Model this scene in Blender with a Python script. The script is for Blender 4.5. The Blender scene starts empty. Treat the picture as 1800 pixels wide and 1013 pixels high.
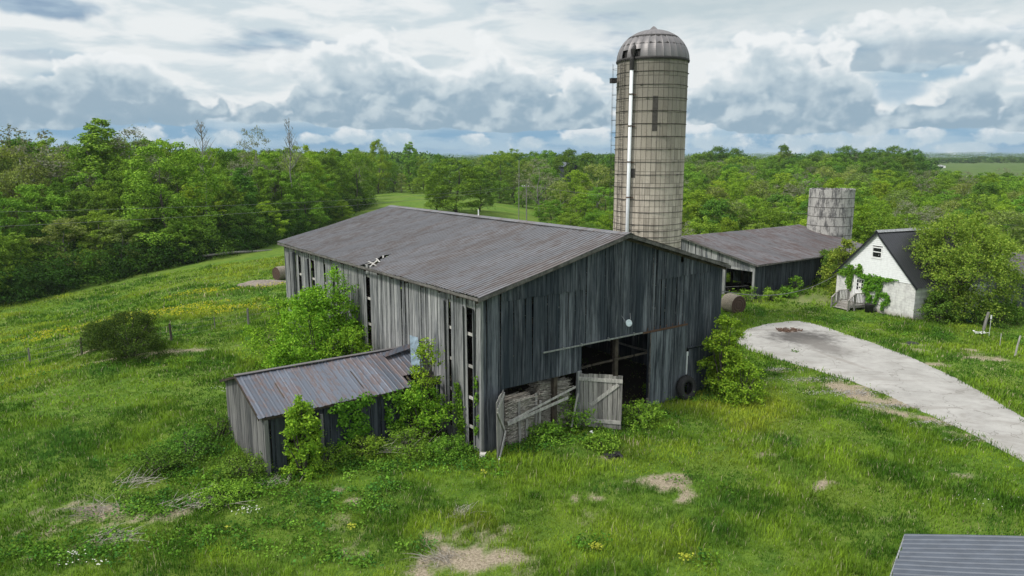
import bpy, math, random
import numpy as np
from mathutils import Vector, Matrix
R = math.radians
random.seed(7)
rng = np.random.default_rng(11)
SC = bpy.context.scene
COL = SC.collection

# ------------------------------------------------------------------ camera
CAM_H, PITCH, FPX = 12.4, 0.1792, 1279.3
cam_d = bpy.data.cameras.new('camera')
cam = bpy.data.objects.new('camera', cam_d); COL.objects.link(cam)
cam.location = (0, 0, CAM_H)
cam.rotation_euler = (math.pi / 2 - PITCH, 0, 0)
cam_d.sensor_width = 36.0
cam_d.lens = 36.0 * FPX / 1800.0
cam_d.clip_start = 0.1
cam_d.clip_end = 20000
SC.camera = cam

# ------------------------------------------------------------------ exposure
SC.view_settings.view_transform = 'Standard'
SC.view_settings.look = 'None'
SC.view_settings.gamma = 1
SC.view_settings.exposure = 0.0
SC.view_settings.use_curve_mapping = False
SC.cycles.max_bounces = 6
SC.cycles.diffuse_bounces = 3
SC.cycles.transparent_max_bounces = 4
SC.cycles.volume_bounces = 0

# ------------------------------------------------------------------ sun
SUN_EL, SUN_AZ = R(52), R(-118)          # azimuth measured from +Y towards +X
sd = bpy.data.lights.new('sun', 'SUN'); sd.energy = 3.1; sd.angle = R(10); sd.color = (1.0, 0.95, 0.86)
sun = bpy.data.objects.new('sun', sd); COL.objects.link(sun)
_dir = Vector((math.sin(SUN_AZ) * math.cos(SUN_EL), math.cos(SUN_AZ) * math.cos(SUN_EL), math.sin(SUN_EL)))
sun.rotation_euler = _dir.to_track_quat('Z', 'Y').to_euler()
sun.location = (-60, -40, 90)


# ------------------------------------------------------------------ node helper
class NT:
    def __init__(s, tree): s.t = tree; s.n = tree.nodes; s.l = tree.links

    def _in(s, sock, v):
        if v is None: return
        if hasattr(v, 'is_output') or isinstance(v, bpy.types.NodeSocket): s.l.new(v, sock)
        else: sock.default_value = v

    def m(s, op, a, b=None, c=None, clamp=False):
        n = s.n.new('ShaderNodeMath'); n.operation = op; n.use_clamp = clamp
        s._in(n.inputs[0], a); s._in(n.inputs[1], b); s._in(n.inputs[2], c)
        return n.outputs[0]

    def ss(s, x, lo, hi):
        n = s.n.new('ShaderNodeMapRange'); n.interpolation_type = 'SMOOTHSTEP'; n.clamp = True
        s._in(n.inputs[0], x); n.inputs[1].default_value = lo; n.inputs[2].default_value = hi
        n.inputs[3].default_value = 0; n.inputs[4].default_value = 1
        return n.outputs[0]

    def noise(s, vec, scale, detail=4, rough=.55, dist=0.0, dim='3D'):
        n = s.n.new('ShaderNodeTexNoise'); n.noise_dimensions = dim
        s._in(n.inputs['Vector'], vec)
        n.inputs['Scale'].default_value = scale; n.inputs['Detail'].default_value = detail
        n.inputs['Roughness'].default_value = rough; n.inputs['Distortion'].default_value = dist
        return n.outputs[0]

    def mix(s, f, a, b):
        n = s.n.new('ShaderNodeMix'); n.data_type = 'RGBA'
        s._in(n.inputs[0], f)
        s._in(n.inputs[6], a if not isinstance(a, tuple) else (*a[:3], 1))
        s._in(n.inputs[7], b if not isinstance(b, tuple) else (*b[:3], 1))
        return n.outputs[2]

    def xyz(s, x, y, z):
        n = s.n.new('ShaderNodeCombineXYZ'); s._in(n.inputs[0], x); s._in(n.inputs[1], y); s._in(n.inputs[2], z)
        return n.outputs[0]

    def sep(s, v):
        n = s.n.new('ShaderNodeSeparateXYZ'); s._in(n.inputs[0], v); return n.outputs

    def scale(s, v, sc):
        n = s.n.new('ShaderNodeMapping'); s._in(n.inputs[0], v); n.inputs[3].default_value = sc; return n.outputs[0]

    def coord(s, w='Object'): return s.n.new('ShaderNodeTexCoord').outputs[w]

    def island(s): return s.n.new('ShaderNodeNewGeometry').outputs['Random Per Island']

    def objrand(s): return s.n.new('ShaderNodeObjectInfo').outputs['Random']

    def attr(s, name, o='Fac'):
        n = s.n.new('ShaderNodeAttribute'); n.attribute_name = name; return n.outputs[o]

    def bump(s, h, strength=.4, dist=.02):
        n = s.n.new('ShaderNodeBump'); n.inputs['Strength'].default_value = strength
        n.inputs['Distance'].default_value = dist; s._in(n.inputs['Height'], h); return n.outputs[0]


# ------------------------------------------------------------------ sky
def px2ang(px, py):
    fy, fz = math.cos(PITCH), -math.sin(PITCH)
    x = (px - 900) / FPX; u = (506.5 - py) / FPX
    y = fy + u * math.sin(PITCH); z = fz + u * math.cos(PITCH)
    return math.degrees(math.atan2(x, y)), math.degrees(math.atan2(z, math.hypot(x, y)))


world = bpy.data.worlds.new('World'); SC.world = world; world.use_nodes = True
w = NT(world.node_tree)
for n in list(w.n): w.n.remove(n)
out = w.n.new('ShaderNodeOutputWorld'); bg = w.n.new('ShaderNodeBackground')
w.l.new(bg.outputs[0], out.inputs[0])
sky = w.n.new('ShaderNodeTexSky'); sky.sky_type = 'NISHITA'; sky.sun_disc = False
sky.sun_elevation = SUN_EL; sky.sun_rotation = SUN_AZ; sky.altitude = 250; sky.air_density = 1.0; sky.dust_density = .4; sky.ozone_density = 3.0
d3 = w.sep(w.coord('Generated'))
az = w.m('MULTIPLY', w.m('ARCTAN2', d3[0], d3[1]), 57.2958)
hyp = w.m('SQRT', w.m('ADD', w.m('MULTIPLY', d3[0], d3[0]), w.m('MULTIPLY', d3[1], d3[1])))
el = w.m('MULTIPLY', w.m('ARCTAN2', d3[2], hyp), 57.2958)
# billowy detail fields in degrees, a little wider than high
P1 = w.xyz(az, w.m('MULTIPLY', el, 1.35), 0.0)
wv = w.n.new('ShaderNodeVectorMath'); wv.operation = 'SCALE'
_wn = w.n.new('ShaderNodeTexNoise'); _wn.noise_dimensions = '2D'; _wn.inputs['Scale'].default_value = .5; _wn.inputs['Detail'].default_value = 3
w.l.new(P1, _wn.inputs['Vector']); w.l.new(_wn.outputs['Color'], wv.inputs[0]); wv.inputs['Scale'].default_value = 1.6


def billow(p):
    """round, heaped cloud texture: soft noise with lobes at three sizes"""
    q = w.n.new('ShaderNodeVectorMath'); q.operation = 'ADD'; w.l.new(p, q.inputs[0]); w.l.new(wv.outputs[0], q.inputs[1]); q = q.outputs[0]
    tot = w.m('MULTIPLY', w.noise(p, .13, 4, .5, .0, '2D'), .66)
    for sc_, am in ((.26, .30), (.62, .13), (1.5, .05)):
        v = w.n.new('ShaderNodeTexVoronoi'); v.voronoi_dimensions = '2D'; v.feature = 'SMOOTH_F1'; v.inputs['Scale'].default_value = sc_; v.inputs['Smoothness'].default_value = .35
        w.l.new(q, v.inputs['Vector']); tot = w.m('ADD', tot, w.m('MULTIPLY', w.m('SUBTRACT', .95, v.outputs['Distance']), am))
    return w.m('SUBTRACT', tot, .09)


nA = billow(P1)
nB = billow(w.xyz(w.m('ADD', az, -.35), w.m('MULTIPLY', w.m('ADD', el, .6), 1.35), 0.0))
nS = w.noise(P1, .60, 6, .55, .0, '2D')


def cumulus(spec, amp=.62, n=None):
    """union of flat-based billows; spec = (px, pybase, half width px, height px)"""
    tot = None
    for (px, pb, a, h) in spec:
        A, E = px2ang(px, pb)
        a = a / 22.3; h = h / 22.3
        du = w.m('DIVIDE', w.m('SUBTRACT', az, A), a)
        dv = w.m('SUBTRACT', el, E)
        up = w.m('DIVIDE', w.m('MAXIMUM', dv, 0.0), h)
        dn = w.m('DIVIDE', w.m('MINIMUM', dv, 0.0), .8)
        r = w.m('SQRT', w.m('ADD', w.m('MULTIPLY', du, du), w.m('ADD', w.m('MULTIPLY', up, up), w.m('MULTIPLY', dn, dn))))
        v = w.m('SUBTRACT', 1.0, r)
        tot = v if tot is None else w.m('MAXIMUM', tot, v)
    f = w.m('MULTIPLY', w.m('SUBTRACT', n, .5), amp * 4)
    return w.m('ADD', tot, f)


def hgt(pyb, h):
    A, E = px2ang(900, pyb)
    return w.m('DIVIDE', w.m('SUBTRACT', el, E), h / 22.3, clamp=True)


nish = w.n.new('ShaderNodeMix'); nish.data_type = 'RGBA'; nish.blend_type = 'MULTIPLY'; nish.inputs[0].default_value = 1
w.l.new(sky.outputs[0], nish.inputs[6]); nish.inputs[7].default_value = (.085, .085, .085, 1)
col = nish.outputs[2]
# pale blue air low over the horizon
col = w.mix(w.m('MULTIPLY', w.m('SUBTRACT', 1.0, w.ss(el, 1.0, 9.0)), .9), col, (.21, .40, .60))
lowv = w.noise(w.xyz(w.m('MULTIPLY', az, .5), w.m('MULTIPLY', el, 2.2), 1.3), .35, 5, .5, 0.0, '2D')
col = w.mix(w.m('MULTIPLY', w.ss(lowv, .36, .62), .55), col, (.50, .64, .73))
# high veil
P2 = w.xyz(w.m('MULTIPLY', az, .30), w.m('MULTIPLY', el, 1.1), 3.7)
veil = w.noise(P2, .30, 5, .5, .0, '2D')
veil2 = w.noise(w.xyz(w.m('MULTIPLY', az, .42), w.m('MULTIPLY', el, 1.5), 9.7), .42, 6, .52, .2, '2D')
vm = w.m('MULTIPLY', w.ss(veil, .20, .42), w.ss(el, 1.6, 3.4))
vcol = w.mix(w.ss(veil2, .34, .60), (.62, .71, .755), (.83, .865, .875))
rt_ = w.m('MULTIPLY', w.ss(el, 7.5, 11.0), w.ss(az, -6, 14))
vcol = w.mix(w.m('MULTIPLY', rt_, .75), vcol, (.50, .60, .64))
# the unseen upper sky towards the sun is the brightest part of the overcast
vcol = w.mix(w.ss(el, 18, 50), vcol, (1.2, 1.22, 1.24))
def hole(px, py, a_, b_, k):
    A, E = px2ang(px, py)
    e_ = w.m('SUBTRACT', 1.0, w.m('SQRT', w.m('ADD', w.m('POWER', w.m('DIVIDE', w.m('SUBTRACT', az, A), a_), 2.0), w.m('POWER', w.m('DIVIDE', w.m('SUBTRACT', el, E), b_), 2.0))))
    return w.m('MULTIPLY', w.ss(w.m('ADD', e_, w.m('MULTIPLY', w.m('SUBTRACT', nA, .5), 2.2)), .0, .5), k)
gap = w.m('MAXIMUM', hole(70, 12, 5.0, 1.1, .9), w.m('MAXIMUM', hole(1640, 128, 7.0, .9, .85), w.m('MAXIMUM', hole(60, 95, 6.0, .5, .5), w.m('MAXIMUM', hole(1240, 170, 2.2, .8, .7), hole(1580, 160, 3.0, 1.6, .75)))))
vm = w.m('MULTIPLY', vm, w.m('SUBTRACT', 1.0, gap))
col = w.mix(vm, col, vcol)
# low row of small bright puffs over the horizon
lowspec = [(620, 244, 60, 26), (400, 240, 36, 20), (560, 246, 40, 12), (830, 246, 46, 14), (930, 250, 45, 18), (1040, 248, 60, 40), (1250, 252, 70, 30), (1390, 252, 80, 26), (1540, 250, 90, 40), (1700, 258, 60, 12), (1770, 246, 60, 30), (700, 240, 40, 14), (250, 232, 60, 16), (1150, 240, 60, 22), (1460, 246, 50, 24), (1630, 236, 50, 20), (330, 250, 50, 10), (1230, 225, 70, 26)]
lo = cumulus(lowspec, .40, nS)
lm = w.m('MULTIPLY', w.ss(lo, .15, .60), .85)
lcol = w.mix(w.ss(w.m('ADD', hgt(250, 40), w.m('MULTIPLY', w.m('SUBTRACT', nS, .5), 1.6)), .0, .7), (.50, .62, .70), (.80, .84, .86))
col = w.mix(lm, col, lcol)
# grey-bottomed fair weather cumulus
bigs = [
    ([(1560, 112, 210, 62), (1440, 120, 110, 40)], 118, 60, .7),
    ([(740, 212, 330, 150), (545, 207, 170, 95), (930, 214, 190, 115)], 214, 150, .97),
    ([(1010, 208, 80, 90)], 208, 90, .9),
    ([(200, 210, 110, 130), (60, 209, 120, 62), (300, 210, 60, 60)], 210, 125, .95),
    ([(1370, 218, 140, 135), (1475, 218, 90, 130), (1265, 205, 70, 80)], 218, 140, .97),
    ([(1700, 212, 95, 105), (1800, 216, 80, 80), (1620, 208, 60, 40)], 214, 100, .95),
]
for i, (sp, pb, hh, op) in enumerate(bigs):
    D = cumulus(sp, .50, nA)
    D2 = cumulus(sp, .50, nB)
    mask = w.ss(D, .13, .28)
    t = hgt(pb, hh)
    lit = w.ss(w.m('SUBTRACT', D, D2), -.14, .34)
    shade = w.m('ADD', w.m('MULTIPLY', w.ss(t, .0, .95), .50), w.m('MULTIPLY', lit, .42))
    shade = w.m('ADD', shade, w.m('MULTIPLY', w.m('SUBTRACT', nS, .5), .55), clamp=True)
    edge = w.m('SUBTRACT', 1.0, w.ss(D, .14, .60))
    shade = w.m('ADD', shade, w.m('MULTIPLY', edge, w.m('MULTIPLY', w.ss(t, .1, .6), .55)), clamp=True)
    c = w.mix(w.ss(shade, .0, .5), (.30, .42, .52), (.56, .655, .71))
    c = w.mix(w.ss(shade, .42, .95), c, (.87, .90, .91))
    col = w.mix(w.m('MULTIPLY', mask, op), col, c)
w.l.new(col, bg.inputs[0]); bg.inputs[1].default_value = 1.0
world.cycles.sampling_method = 'MANUAL'; world.cycles.sample_map_resolution = 512


# ------------------------------------------------------------------ pixels of the survey -> points on the land
def ray(px, py):
    x = (px - 900) / FPX; u = (506.5 - py) / FPX
    return np.array([x, math.cos(PITCH) + u * math.sin(PITCH), -math.sin(PITCH) + u * math.cos(PITCH)])


TP = [  # (px, distance, height) support points of the terrain
    (-700, 30, 0), (-700, 60, -2), (-700, 120, -6), (-700, 400, -4), (-300, 25, 0), (-300, 45, -.8), (-300, 70, -3.5), (-300, 120, -6), (-300, 400, -4),
    (0, 22, 0), (0, 40, -.3), (0, 60, -1.8), (0, 80, -4), (0, 120, -6), (0, 200, -6), (0, 420, -3), (150, 45, 0), (150, 65, -1.2), (150, 90, -4),
    (300, 30, 0), (300, 45, .3), (300, 60, 0), (300, 90, -2.4), (300, 130, -3.8), (300, 200, -4), (300, 420, -3),
    (480, 36, .5), (480, 50, .7), (480, 75, -.8), (480, 120, -2.2), (480, 180, -3), (480, 300, -3),
    (700, 60, .5), (700, 100, -.5), (700, 165, -.9), (700, 235, -.6), (700, 275, -.4), (700, 340, -1),
    (900, 80, 0), (900, 110, -.8), (900, 165, -1.8), (900, 235, -2.2), (900, 400, -3),
    (1060, 80, -.3), (1060, 110, -4.5), (1060, 160, -7), (1060, 260, -6), (1060, 420, -3),
    (1250, 72, 0), (1250, 86, -2.0), (1250, 108, -7), (1250, 180, -8.5), (1250, 270, -7), (1250, 420, -3),
    (1500, 82, -.3), (1500, 104, -5.5), (1500, 180, -8), (1500, 270, -6.5), (1500, 420, -3),
    (1750, 60, 0), (1750, 82, -1.5), (1750, 110, -6), (1750, 200, -7), (1750, 340, -4.5), (1750, 480, -1.5), (1750, 600, 2.0), (1750, 900, 4),
    (1600, 600, 1.5), (1500, 600, -2), (1250, 800, -1), (900, 800, -1), (400, 800, -1), (2000, 50, 0), (2000, 100, -3), (2000, 300, -5), (2000, 700, 2),
    (2600, 60, 0), (2600, 150, -3), (900, 15, 0), (0, 12, 0), (1800, 15, 0), (900, 2500, 0), (0, 2500, 0), (1800, 2500, 3)]
_tp = np.array([(math.atan((p - 900) / 1300.) * 2.2, math.log(d) * 1.0, z) for p, d, z in TP])
def _phi(r2): return np.sqrt(r2 + .03)
_A = _phi(((_tp[:, None, :2] - _tp[None, :, :2]) ** 2).sum(-1))
_W = np.linalg.solve(_A, _tp[:, 2])
def T(x, y):
    x = np.asarray(x, float); y = np.asarray(y, float)
    sh = np.broadcast(x, y).shape
    x, y = np.broadcast_arrays(x, y)
    xf, yf = x.ravel(), y.ravel()
    r = np.hypot(xf, yf); a = np.arctan2(xf, yf)
    back = np.clip((np.abs(a) - .9) / .5, 0, 1)
    aa = np.clip(a, -1.15, 1.15) * 2.2; lr = np.log(np.clip(r, 8, 4000))
    z = np.zeros_like(r)
    for i in range(0, len(r), 20000):
        s = slice(i, i + 20000)
        z[s] = _phi((aa[s, None] - _tp[None, :, 0]) ** 2 + (lr[s, None] - _tp[None, :, 1]) ** 2) @ _W
    q = ((xf - 12) / 36) ** 2 + ((yf - 42) / 27) ** 2
    k = np.clip((q - .75) / .75, 0, 1); k = k * k * (3 - 2 * k)
    z = z * k * (1 - back) * np.clip((5000 - r) / 2500, 0, 1)
    return z.reshape(sh)


def T1(x, y): return float(T(np.array([x]), np.array([y]))[0])


def at(px, py):
    d = ray(px, py); t = np.geomspace(14, 1500, 900)
    X = d[0] * t; Y = d[1] * t; Z = CAM_H + d[2] * t
    hit = np.nonzero(Z < T(X, Y))[0]
    i = hit[0] if len(hit) else -1
    return float(X[i]), float(Y[i]), T1(X[i], Y[i])


def atY(px, py, Y):
    d = ray(px, py); t = Y / d[1]
    return float(d[0] * t), float(Y), float(CAM_H + d[2] * t)


def atZ(px, py, z):
    d = ray(px, py); t = (z - CAM_H) / d[2]
    return float(d[0] * t), float(d[1] * t), float(z)


# ------------------------------------------------------------------ objects, labels, copies
def tag(o, label=None, cat=None, group=None, kind=None):
    if label: o['label'] = label
    if cat: o['category'] = cat
    if group: o['group'] = group
    if kind: o['kind'] = kind
    return o


def empty(name, loc, rz=0.0, label=None, cat=None, group=None):
    o = bpy.data.objects.new(name, None); COL.objects.link(o)
    o.location = loc; o.rotation_euler = (0, 0, rz); o.empty_display_size = .3
    return tag(o, label, cat, group)


def link(name, me, parent=None, mat=None):
    o = bpy.data.objects.new(name, me); COL.objects.link(o)
    if parent: o.parent = parent
    if mat: me.materials.append(mat)
    return o


def copy_tree(o, parent=None):
    c = o.copy(); COL.objects.link(c); c.parent = parent
    for ch in list(o.children): copy_tree(ch, c)
    return c


class MB:
    def __init__(s): s.v = []; s.f = []

    def add(s, vs, fs):
        b = len(s.v); s.v += [tuple(map(float, p)) for p in vs]; s.f += [tuple(b + i for i in f) for f in fs]; return s

    def hexa(s, p):      # 8 corners: bottom 4 ccw, top 4 ccw
        return s.add(p, [(3, 2, 1, 0), (4, 5, 6, 7), (0, 1, 5, 4), (1, 2, 6, 5), (2, 3, 7, 6), (3, 0, 4, 7)])

    def box(s, x0, x1, y0, y1, z0, z1):
        return s.hexa([(x0, y0, z0), (x1, y0, z0), (x1, y1, z0), (x0, y1, z0), (x0, y0, z1), (x1, y0, z1), (x1, y1, z1), (x0, y1, z1)])

    def bar(s, a, b, w, t, up=(0, 0, 1)):
        a = Vector(a); b = Vector(b); d = (b - a).normalized(); up = Vector(up)
        if abs(d.dot(up)) > .98: up = Vector((0, 1, 0))
        x = d.cross(up).normalized() * (w / 2); y = x.cross(d).normalized() * (t / 2)
        return s.hexa([a - x - y, a + x - y, b + x - y, b - x - y, a - x + y, a + x + y, b + x + y, b - x + y])

    def tube(s, pts, rad, n=8, cap=True):
        pts = [Vector(p) for p in pts]
        if not hasattr(rad, '__len__'): rad = [rad] * len(pts)
        rings = []; b0 = len(s.v)
        for i, p in enumerate(pts):
            d = (pts[min(i + 1, len(pts) - 1)] - pts[max(i - 1, 0)]).normalized()
            u = Vector((0, 0, 1)) if abs(d.z) < .95 else Vector((1, 0, 0))
            x = d.cross(u).normalized(); y = x.cross(d)
            for k in range(n):
                a = 2 * math.pi * k / n
                s.v.append(tuple(p + (x * math.cos(a) + y * math.sin(a)) * rad[i]))
        for i in range(len(pts) - 1):
            for k in range(n):
                a = b0 + i * n + k; b = b0 + i * n + (k + 1) % n
                s.f.append((a, b, b + n, a + n))
        if cap:
            s.f.append(tuple(b0 + k for k in range(n))[::-1]); e = b0 + (len(pts) - 1) * n
            s.f.append(tuple(e + k for k in range(n)))
        return s

    def lathe(s, prof, n=48, a0=0, a1=2 * math.pi, close=True, cx=0, cy=0):
        b0 = len(s.v); m = n if close else n + 1
        for r, z in prof:
            for k in range(m):
                a = a0 + (a1 - a0) * k / n
                s.v.append((cx + r * math.cos(a), cy + r * math.sin(a), z))
        for i in range(len(prof) - 1):
            for k in range(n):
                a = b0 + i * m + k; b = b0 + i * m + (k + 1) % m
                s.f.append((a, b, b + m, a + m))
        return s

    def prism(s, poly, h):      # poly of 3d points, extruded by vector h
        n = len(poly); h = Vector(h); p = [Vector(q) for q in poly]
        return s.add([*p, *[q + h for q in p]], [tuple(range(n))[::-1], tuple(range(n, 2 * n))] + [(i, (i + 1) % n, n + (i + 1) % n, n + i) for i in range(n)])

    def build(s, name, mat, parent=None, smooth=False):
        me = bpy.data.meshes.new(name); me.from_pydata(s.v, [], s.f); me.validate()
        me.materials.append(mat)
        if smooth: me.polygons.foreach_set('use_smooth', [True] * len(me.polygons))
        me.update()
        return link(name, me, parent)


def np_mesh(name, V, Q, mat, col=None, tri=False):
    k = 3 if tri else 4
    me = bpy.data.meshes.new(name)
    me.vertices.add(len(V)); me.vertices.foreach_set('co', np.ascontiguousarray(V, np.float32).ravel())
    me.loops.add(len(Q) * k); me.loops.foreach_set('vertex_index', np.ascontiguousarray(Q, np.int32).ravel())
    me.polygons.add(len(Q)); me.polygons.foreach_set('loop_start', np.arange(0, len(Q) * k, k, dtype=np.int32))
    me.polygons.foreach_set('loop_total', np.full(len(Q), k, np.int32))
    if col is not None:
        a = me.color_attributes.new('tint', 'FLOAT_COLOR', 'POINT')
        c4 = np.ones((len(V), 4), np.float32); c4[:, :3] = col; a.data.foreach_set('color', c4.ravel())
    me.materials.append(mat); me.update(calc_edges=True)
    return me


# ------------------------------------------------------------------ materials
def material(name):
    m = bpy.data.materials.new(name); m.use_nodes = True; t = NT(m.node_tree)
    p = m.node_tree.nodes['Principled BSDF']; return m, t, p


def plain(name, c, rough=.7, metal=0.0, var=.15, sc=6.0):
    m, t, p = material(name)
    n = t.noise(t.coord(), sc, 5, .6)
    lo = tuple(x * (1 - var) for x in c); hi = tuple(min(1, x * (1 + var)) for x in c)
    t.l.new(t.mix(t.ss(n, .3, .7), lo, hi), p.inputs['Base Color'])
    p.inputs['Roughness'].default_value = rough; p.inputs['Metallic'].default_value = metal
    return m


def wood(name, dark, light, sc=(14, 14, .55), patch=None, patchc=(.02, .024, .03), bump=.5):
    m, t, p = material(name); c = t.coord()
    isl = t.island()
    off = t.n.new('ShaderNodeVectorMath'); off.operation = 'ADD'; t.l.new(t.scale(c, sc), off.inputs[0])
    t.l.new(t.xyz(t.m('MULTIPLY', isl, 37.0), t.m('MULTIPLY', isl, 91.0), t.m('MULTIPLY', isl, 13.0)), off.inputs[1])
    g = t.noise(off.outputs[0], 1.0, 8, .7)
    g2 = t.noise(t.scale(c, (sc[0] * 4, sc[1] * 4, sc[2] * 4)), 1.0, 4, .7)
    f = t.m('ADD', t.m('MULTIPLY', t.ss(g, .30, .70), .75), t.m('MULTIPLY', t.m('SUBTRACT', g2, .5), .9))
    f = t.m('ADD', f, t.m('MULTIPLY', t.m('SUBTRACT', isl, .5), .48), clamp=True)
    colr = t.mix(f, dark, light)
    if patch:
        pn = t.ss(t.noise(t.scale(c, (1.2, 1.2, .22)), 1.0, 5, .6), patch[0], patch[1])
        colr = t.mix(t.m('MULTIPLY', pn, t.m('ADD', .45, t.m('MULTIPLY', isl, .5))), colr, patchc)
    t.l.new(colr, p.inputs['Base Color']); p.inputs['Roughness'].default_value = .9
    p.inputs['Specular IOR Level'].default_value = .2
    t.l.new(t.bump(g, bump, .01), p.inputs['Normal'])
    return m


def leaf(name, a, b, trans=.22, objv=.35):
    m = bpy.data.materials.new(name); m.use_nodes = True; t = NT(m.node_tree)
    for n in list(t.n): t.n.remove(n)
    o = t.n.new('ShaderNodeOutputMaterial'); df = t.n.new('ShaderNodeBsdfDiffuse'); tr = t.n.new('ShaderNodeBsdfTranslucent')
    mx = t.n.new('ShaderNodeMixShader'); mx.inputs[0].default_value = trans
    isl = t.island(); ob = t.objrand()
    c = t.mix(t.m('POWER', isl, 1.2), a, b)
    hs = t.n.new('ShaderNodeHueSaturation')
    t.l.new(t.m('ADD', .5, t.m('MULTIPLY', t.m('SUBTRACT', ob, .5), -.03)), hs.inputs['Hue'])
    w2 = t.n.new('ShaderNodeTexWhiteNoise'); w2.noise_dimensions = '1D'; t.l.new(ob, w2.inputs['W'])
    t.l.new(t.m('ADD', 1 - objv / 2, t.m('MULTIPLY', w2.outputs[0], objv)), hs.inputs['Value'])
    t.l.new(c, hs.inputs['Color'])
    t.l.new(hs.outputs[0], df.inputs[0])
    br = t.n.new('ShaderNodeMix'); br.data_type = 'RGBA'; br.blend_type = 'MULTIPLY'; br.inputs[0].default_value = 1
    t.l.new(hs.outputs[0], br.inputs[6]); br.inputs[7].default_value = (1.15, 1.1, .6, 1)
    t.l.new(br.outputs[2], tr.inputs[0])
    t.l.new(df.outputs[0], mx.inputs[1]); t.l.new(tr.outputs[0], mx.inputs[2]); t.l.new(mx.outputs[0], o.inputs[0])
    return m


def tint_mat(name, trans=.225):
    m = bpy.data.materials.new(name); m.use_nodes = True; t = NT(m.node_tree)
    for n in list(t.n): t.n.remove(n)
    o = t.n.new('ShaderNodeOutputMaterial'); df = t.n.new('ShaderNodeBsdfDiffuse'); tr = t.n.new('ShaderNodeBsdfTranslucent')
    mx = t.n.new('ShaderNodeMixShader'); mx.inputs[0].default_value = trans
    c = t.attr('tint', 'Color'); t.l.new(c, df.inputs[0]); t.l.new(c, tr.inputs[0])
    t.l.new(df.outputs[0], mx.inputs[1]); t.l.new(tr.outputs[0], mx.inputs[2]); t.l.new(mx.outputs[0], o.inputs[0])
    return m


def tin(name, base, rust, sheet_axis=1, sheet=.66, rustamt=.5, along=0, rough=.42, metal=.35, lapat=None, tvar=.5, ribp=.25):
    """weathered sheet metal: per-sheet tone, rust streaks running down the fall line"""
    m, t, p = material(name); c = t.coord(); x = t.sep(c)
    s = x[sheet_axis]
    idx = t.m('FLOOR', t.m('DIVIDE', s, sheet))
    wn = t.n.new('ShaderNodeTexWhiteNoise'); wn.noise_dimensions = '2D'
    lap = t.m('FLOOR', t.m('DIVIDE', x[along], lapat or 3.1))
    t.l.new(t.xyz(idx, lap, 0.0), wn.inputs['Vector'])
    sc = [9, 9, 9]; sc[along] = .55
    g = t.noise(t.scale(c, tuple(sc)), 1.0, 7, .65)
    big = t.noise(c, .33, 5, .6)
    tone = t.m('ADD', 1 - tvar / 2, t.m('MULTIPLY', wn.outputs[0], tvar))
    hs = t.n.new('ShaderNodeHueSaturation'); hs.inputs['Color'].default_value = (*base, 1); t.l.new(tone, hs.inputs['Value'])
    blot = t.noise(c, 2.2, 6, .7)
    sc2 = [2.6, 2.6, 2.6]; sc2[along] = .16
    g3 = t.noise(t.scale(c, tuple(sc2)), 1.0, 5, .6)
    f = t.m('ADD', t.m('MULTIPLY', t.ss(g, .40, .66), .7), t.m('ADD', t.m('MULTIPLY', t.ss(big, .38, .66), .4), t.m('MULTIPLY', t.ss(g3, .40, .62), .5)))
    f = t.m('ADD', f, t.m('MULTIPLY', t.m('SUBTRACT', blot, .5), .4))
    f = t.m('ADD', f, t.m('MULTIPLY', t.m('SUBTRACT', wn.outputs[0], .6), .5))
    f = t.m('MULTIPLY', t.ss(f, .25, 1.25), rustamt, clamp=True)
    colr = t.mix(f, hs.outputs[0], rust)
    # shadow line beside each rib painted into the colour, roughened like dirt
    fr_ = t.m('FRACT', t.m('DIVIDE', t.m('ADD', s, 40.0), ribp)); rib_shade = t.m('MULTIPLY', t.ss(fr_, .50, .66), t.m('SUBTRACT', 1.0, t.ss(fr_, .70, .82)))
    colr = t.mix(t.m('MULTIPLY', rib_shade, t.m('ADD', .12, t.m('MULTIPLY', g, .5)), clamp=True), colr, tuple(x * .35 for x in base))
    colr = t.mix(t.m('MULTIPLY', t.ss(t.noise(c, 14, 3, .6), .66, .75), .5), colr, tuple(min(1, b * 2.3) for b in base))
    t.l.new(colr, p.inputs['Base Color'])
    p.inputs['Metallic'].default_value = metal
    t.l.new(t.m('ADD', rough, t.m('MULTIPLY', f, .5)), p.inputs['Roughness'])
    t.l.new(t.bump(blot, .12, .02), p.inputs['Normal'])
    return m


M = {}
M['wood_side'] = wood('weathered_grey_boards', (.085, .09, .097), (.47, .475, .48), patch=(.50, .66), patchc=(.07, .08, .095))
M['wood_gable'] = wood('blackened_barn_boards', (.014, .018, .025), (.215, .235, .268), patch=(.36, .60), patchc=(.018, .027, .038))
M['wood_door'] = wood('sliding_door_boards', (.02, .026, .034), (.24, .27, .30), patch=(.48, .66), patchc=(.02, .028, .036))
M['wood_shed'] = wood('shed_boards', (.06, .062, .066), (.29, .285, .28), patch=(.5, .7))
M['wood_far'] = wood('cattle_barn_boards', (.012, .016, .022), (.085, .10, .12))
M['wood_light'] = wood('bleached_planks', (.24, .235, .225), (.62, .60, .57), sc=(9, 9, 3))
M['wood_trim'] = wood('old_trim', (.05, .048, .047), (.20, .19, .18), sc=(3, 3, 3))
M['wood_in'] = wood('dark_timbers', (.03, .025, .02), (.11, .09, .07), sc=(3, 3, 3))
M['lath'] = wood('dry_laths', (.16, .145, .125), (.60, .56, .50), sc=(5, 5, 5))
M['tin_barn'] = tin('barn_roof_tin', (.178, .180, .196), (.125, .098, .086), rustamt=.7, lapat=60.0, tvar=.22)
M['tin_shed'] = tin('shed_roof_tin', (.125, .145, .185), (.17, .095, .06), sheet_axis=0, along=1, rustamt=.55, sheet=.62, metal=.3, ribp=.31)
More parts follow.
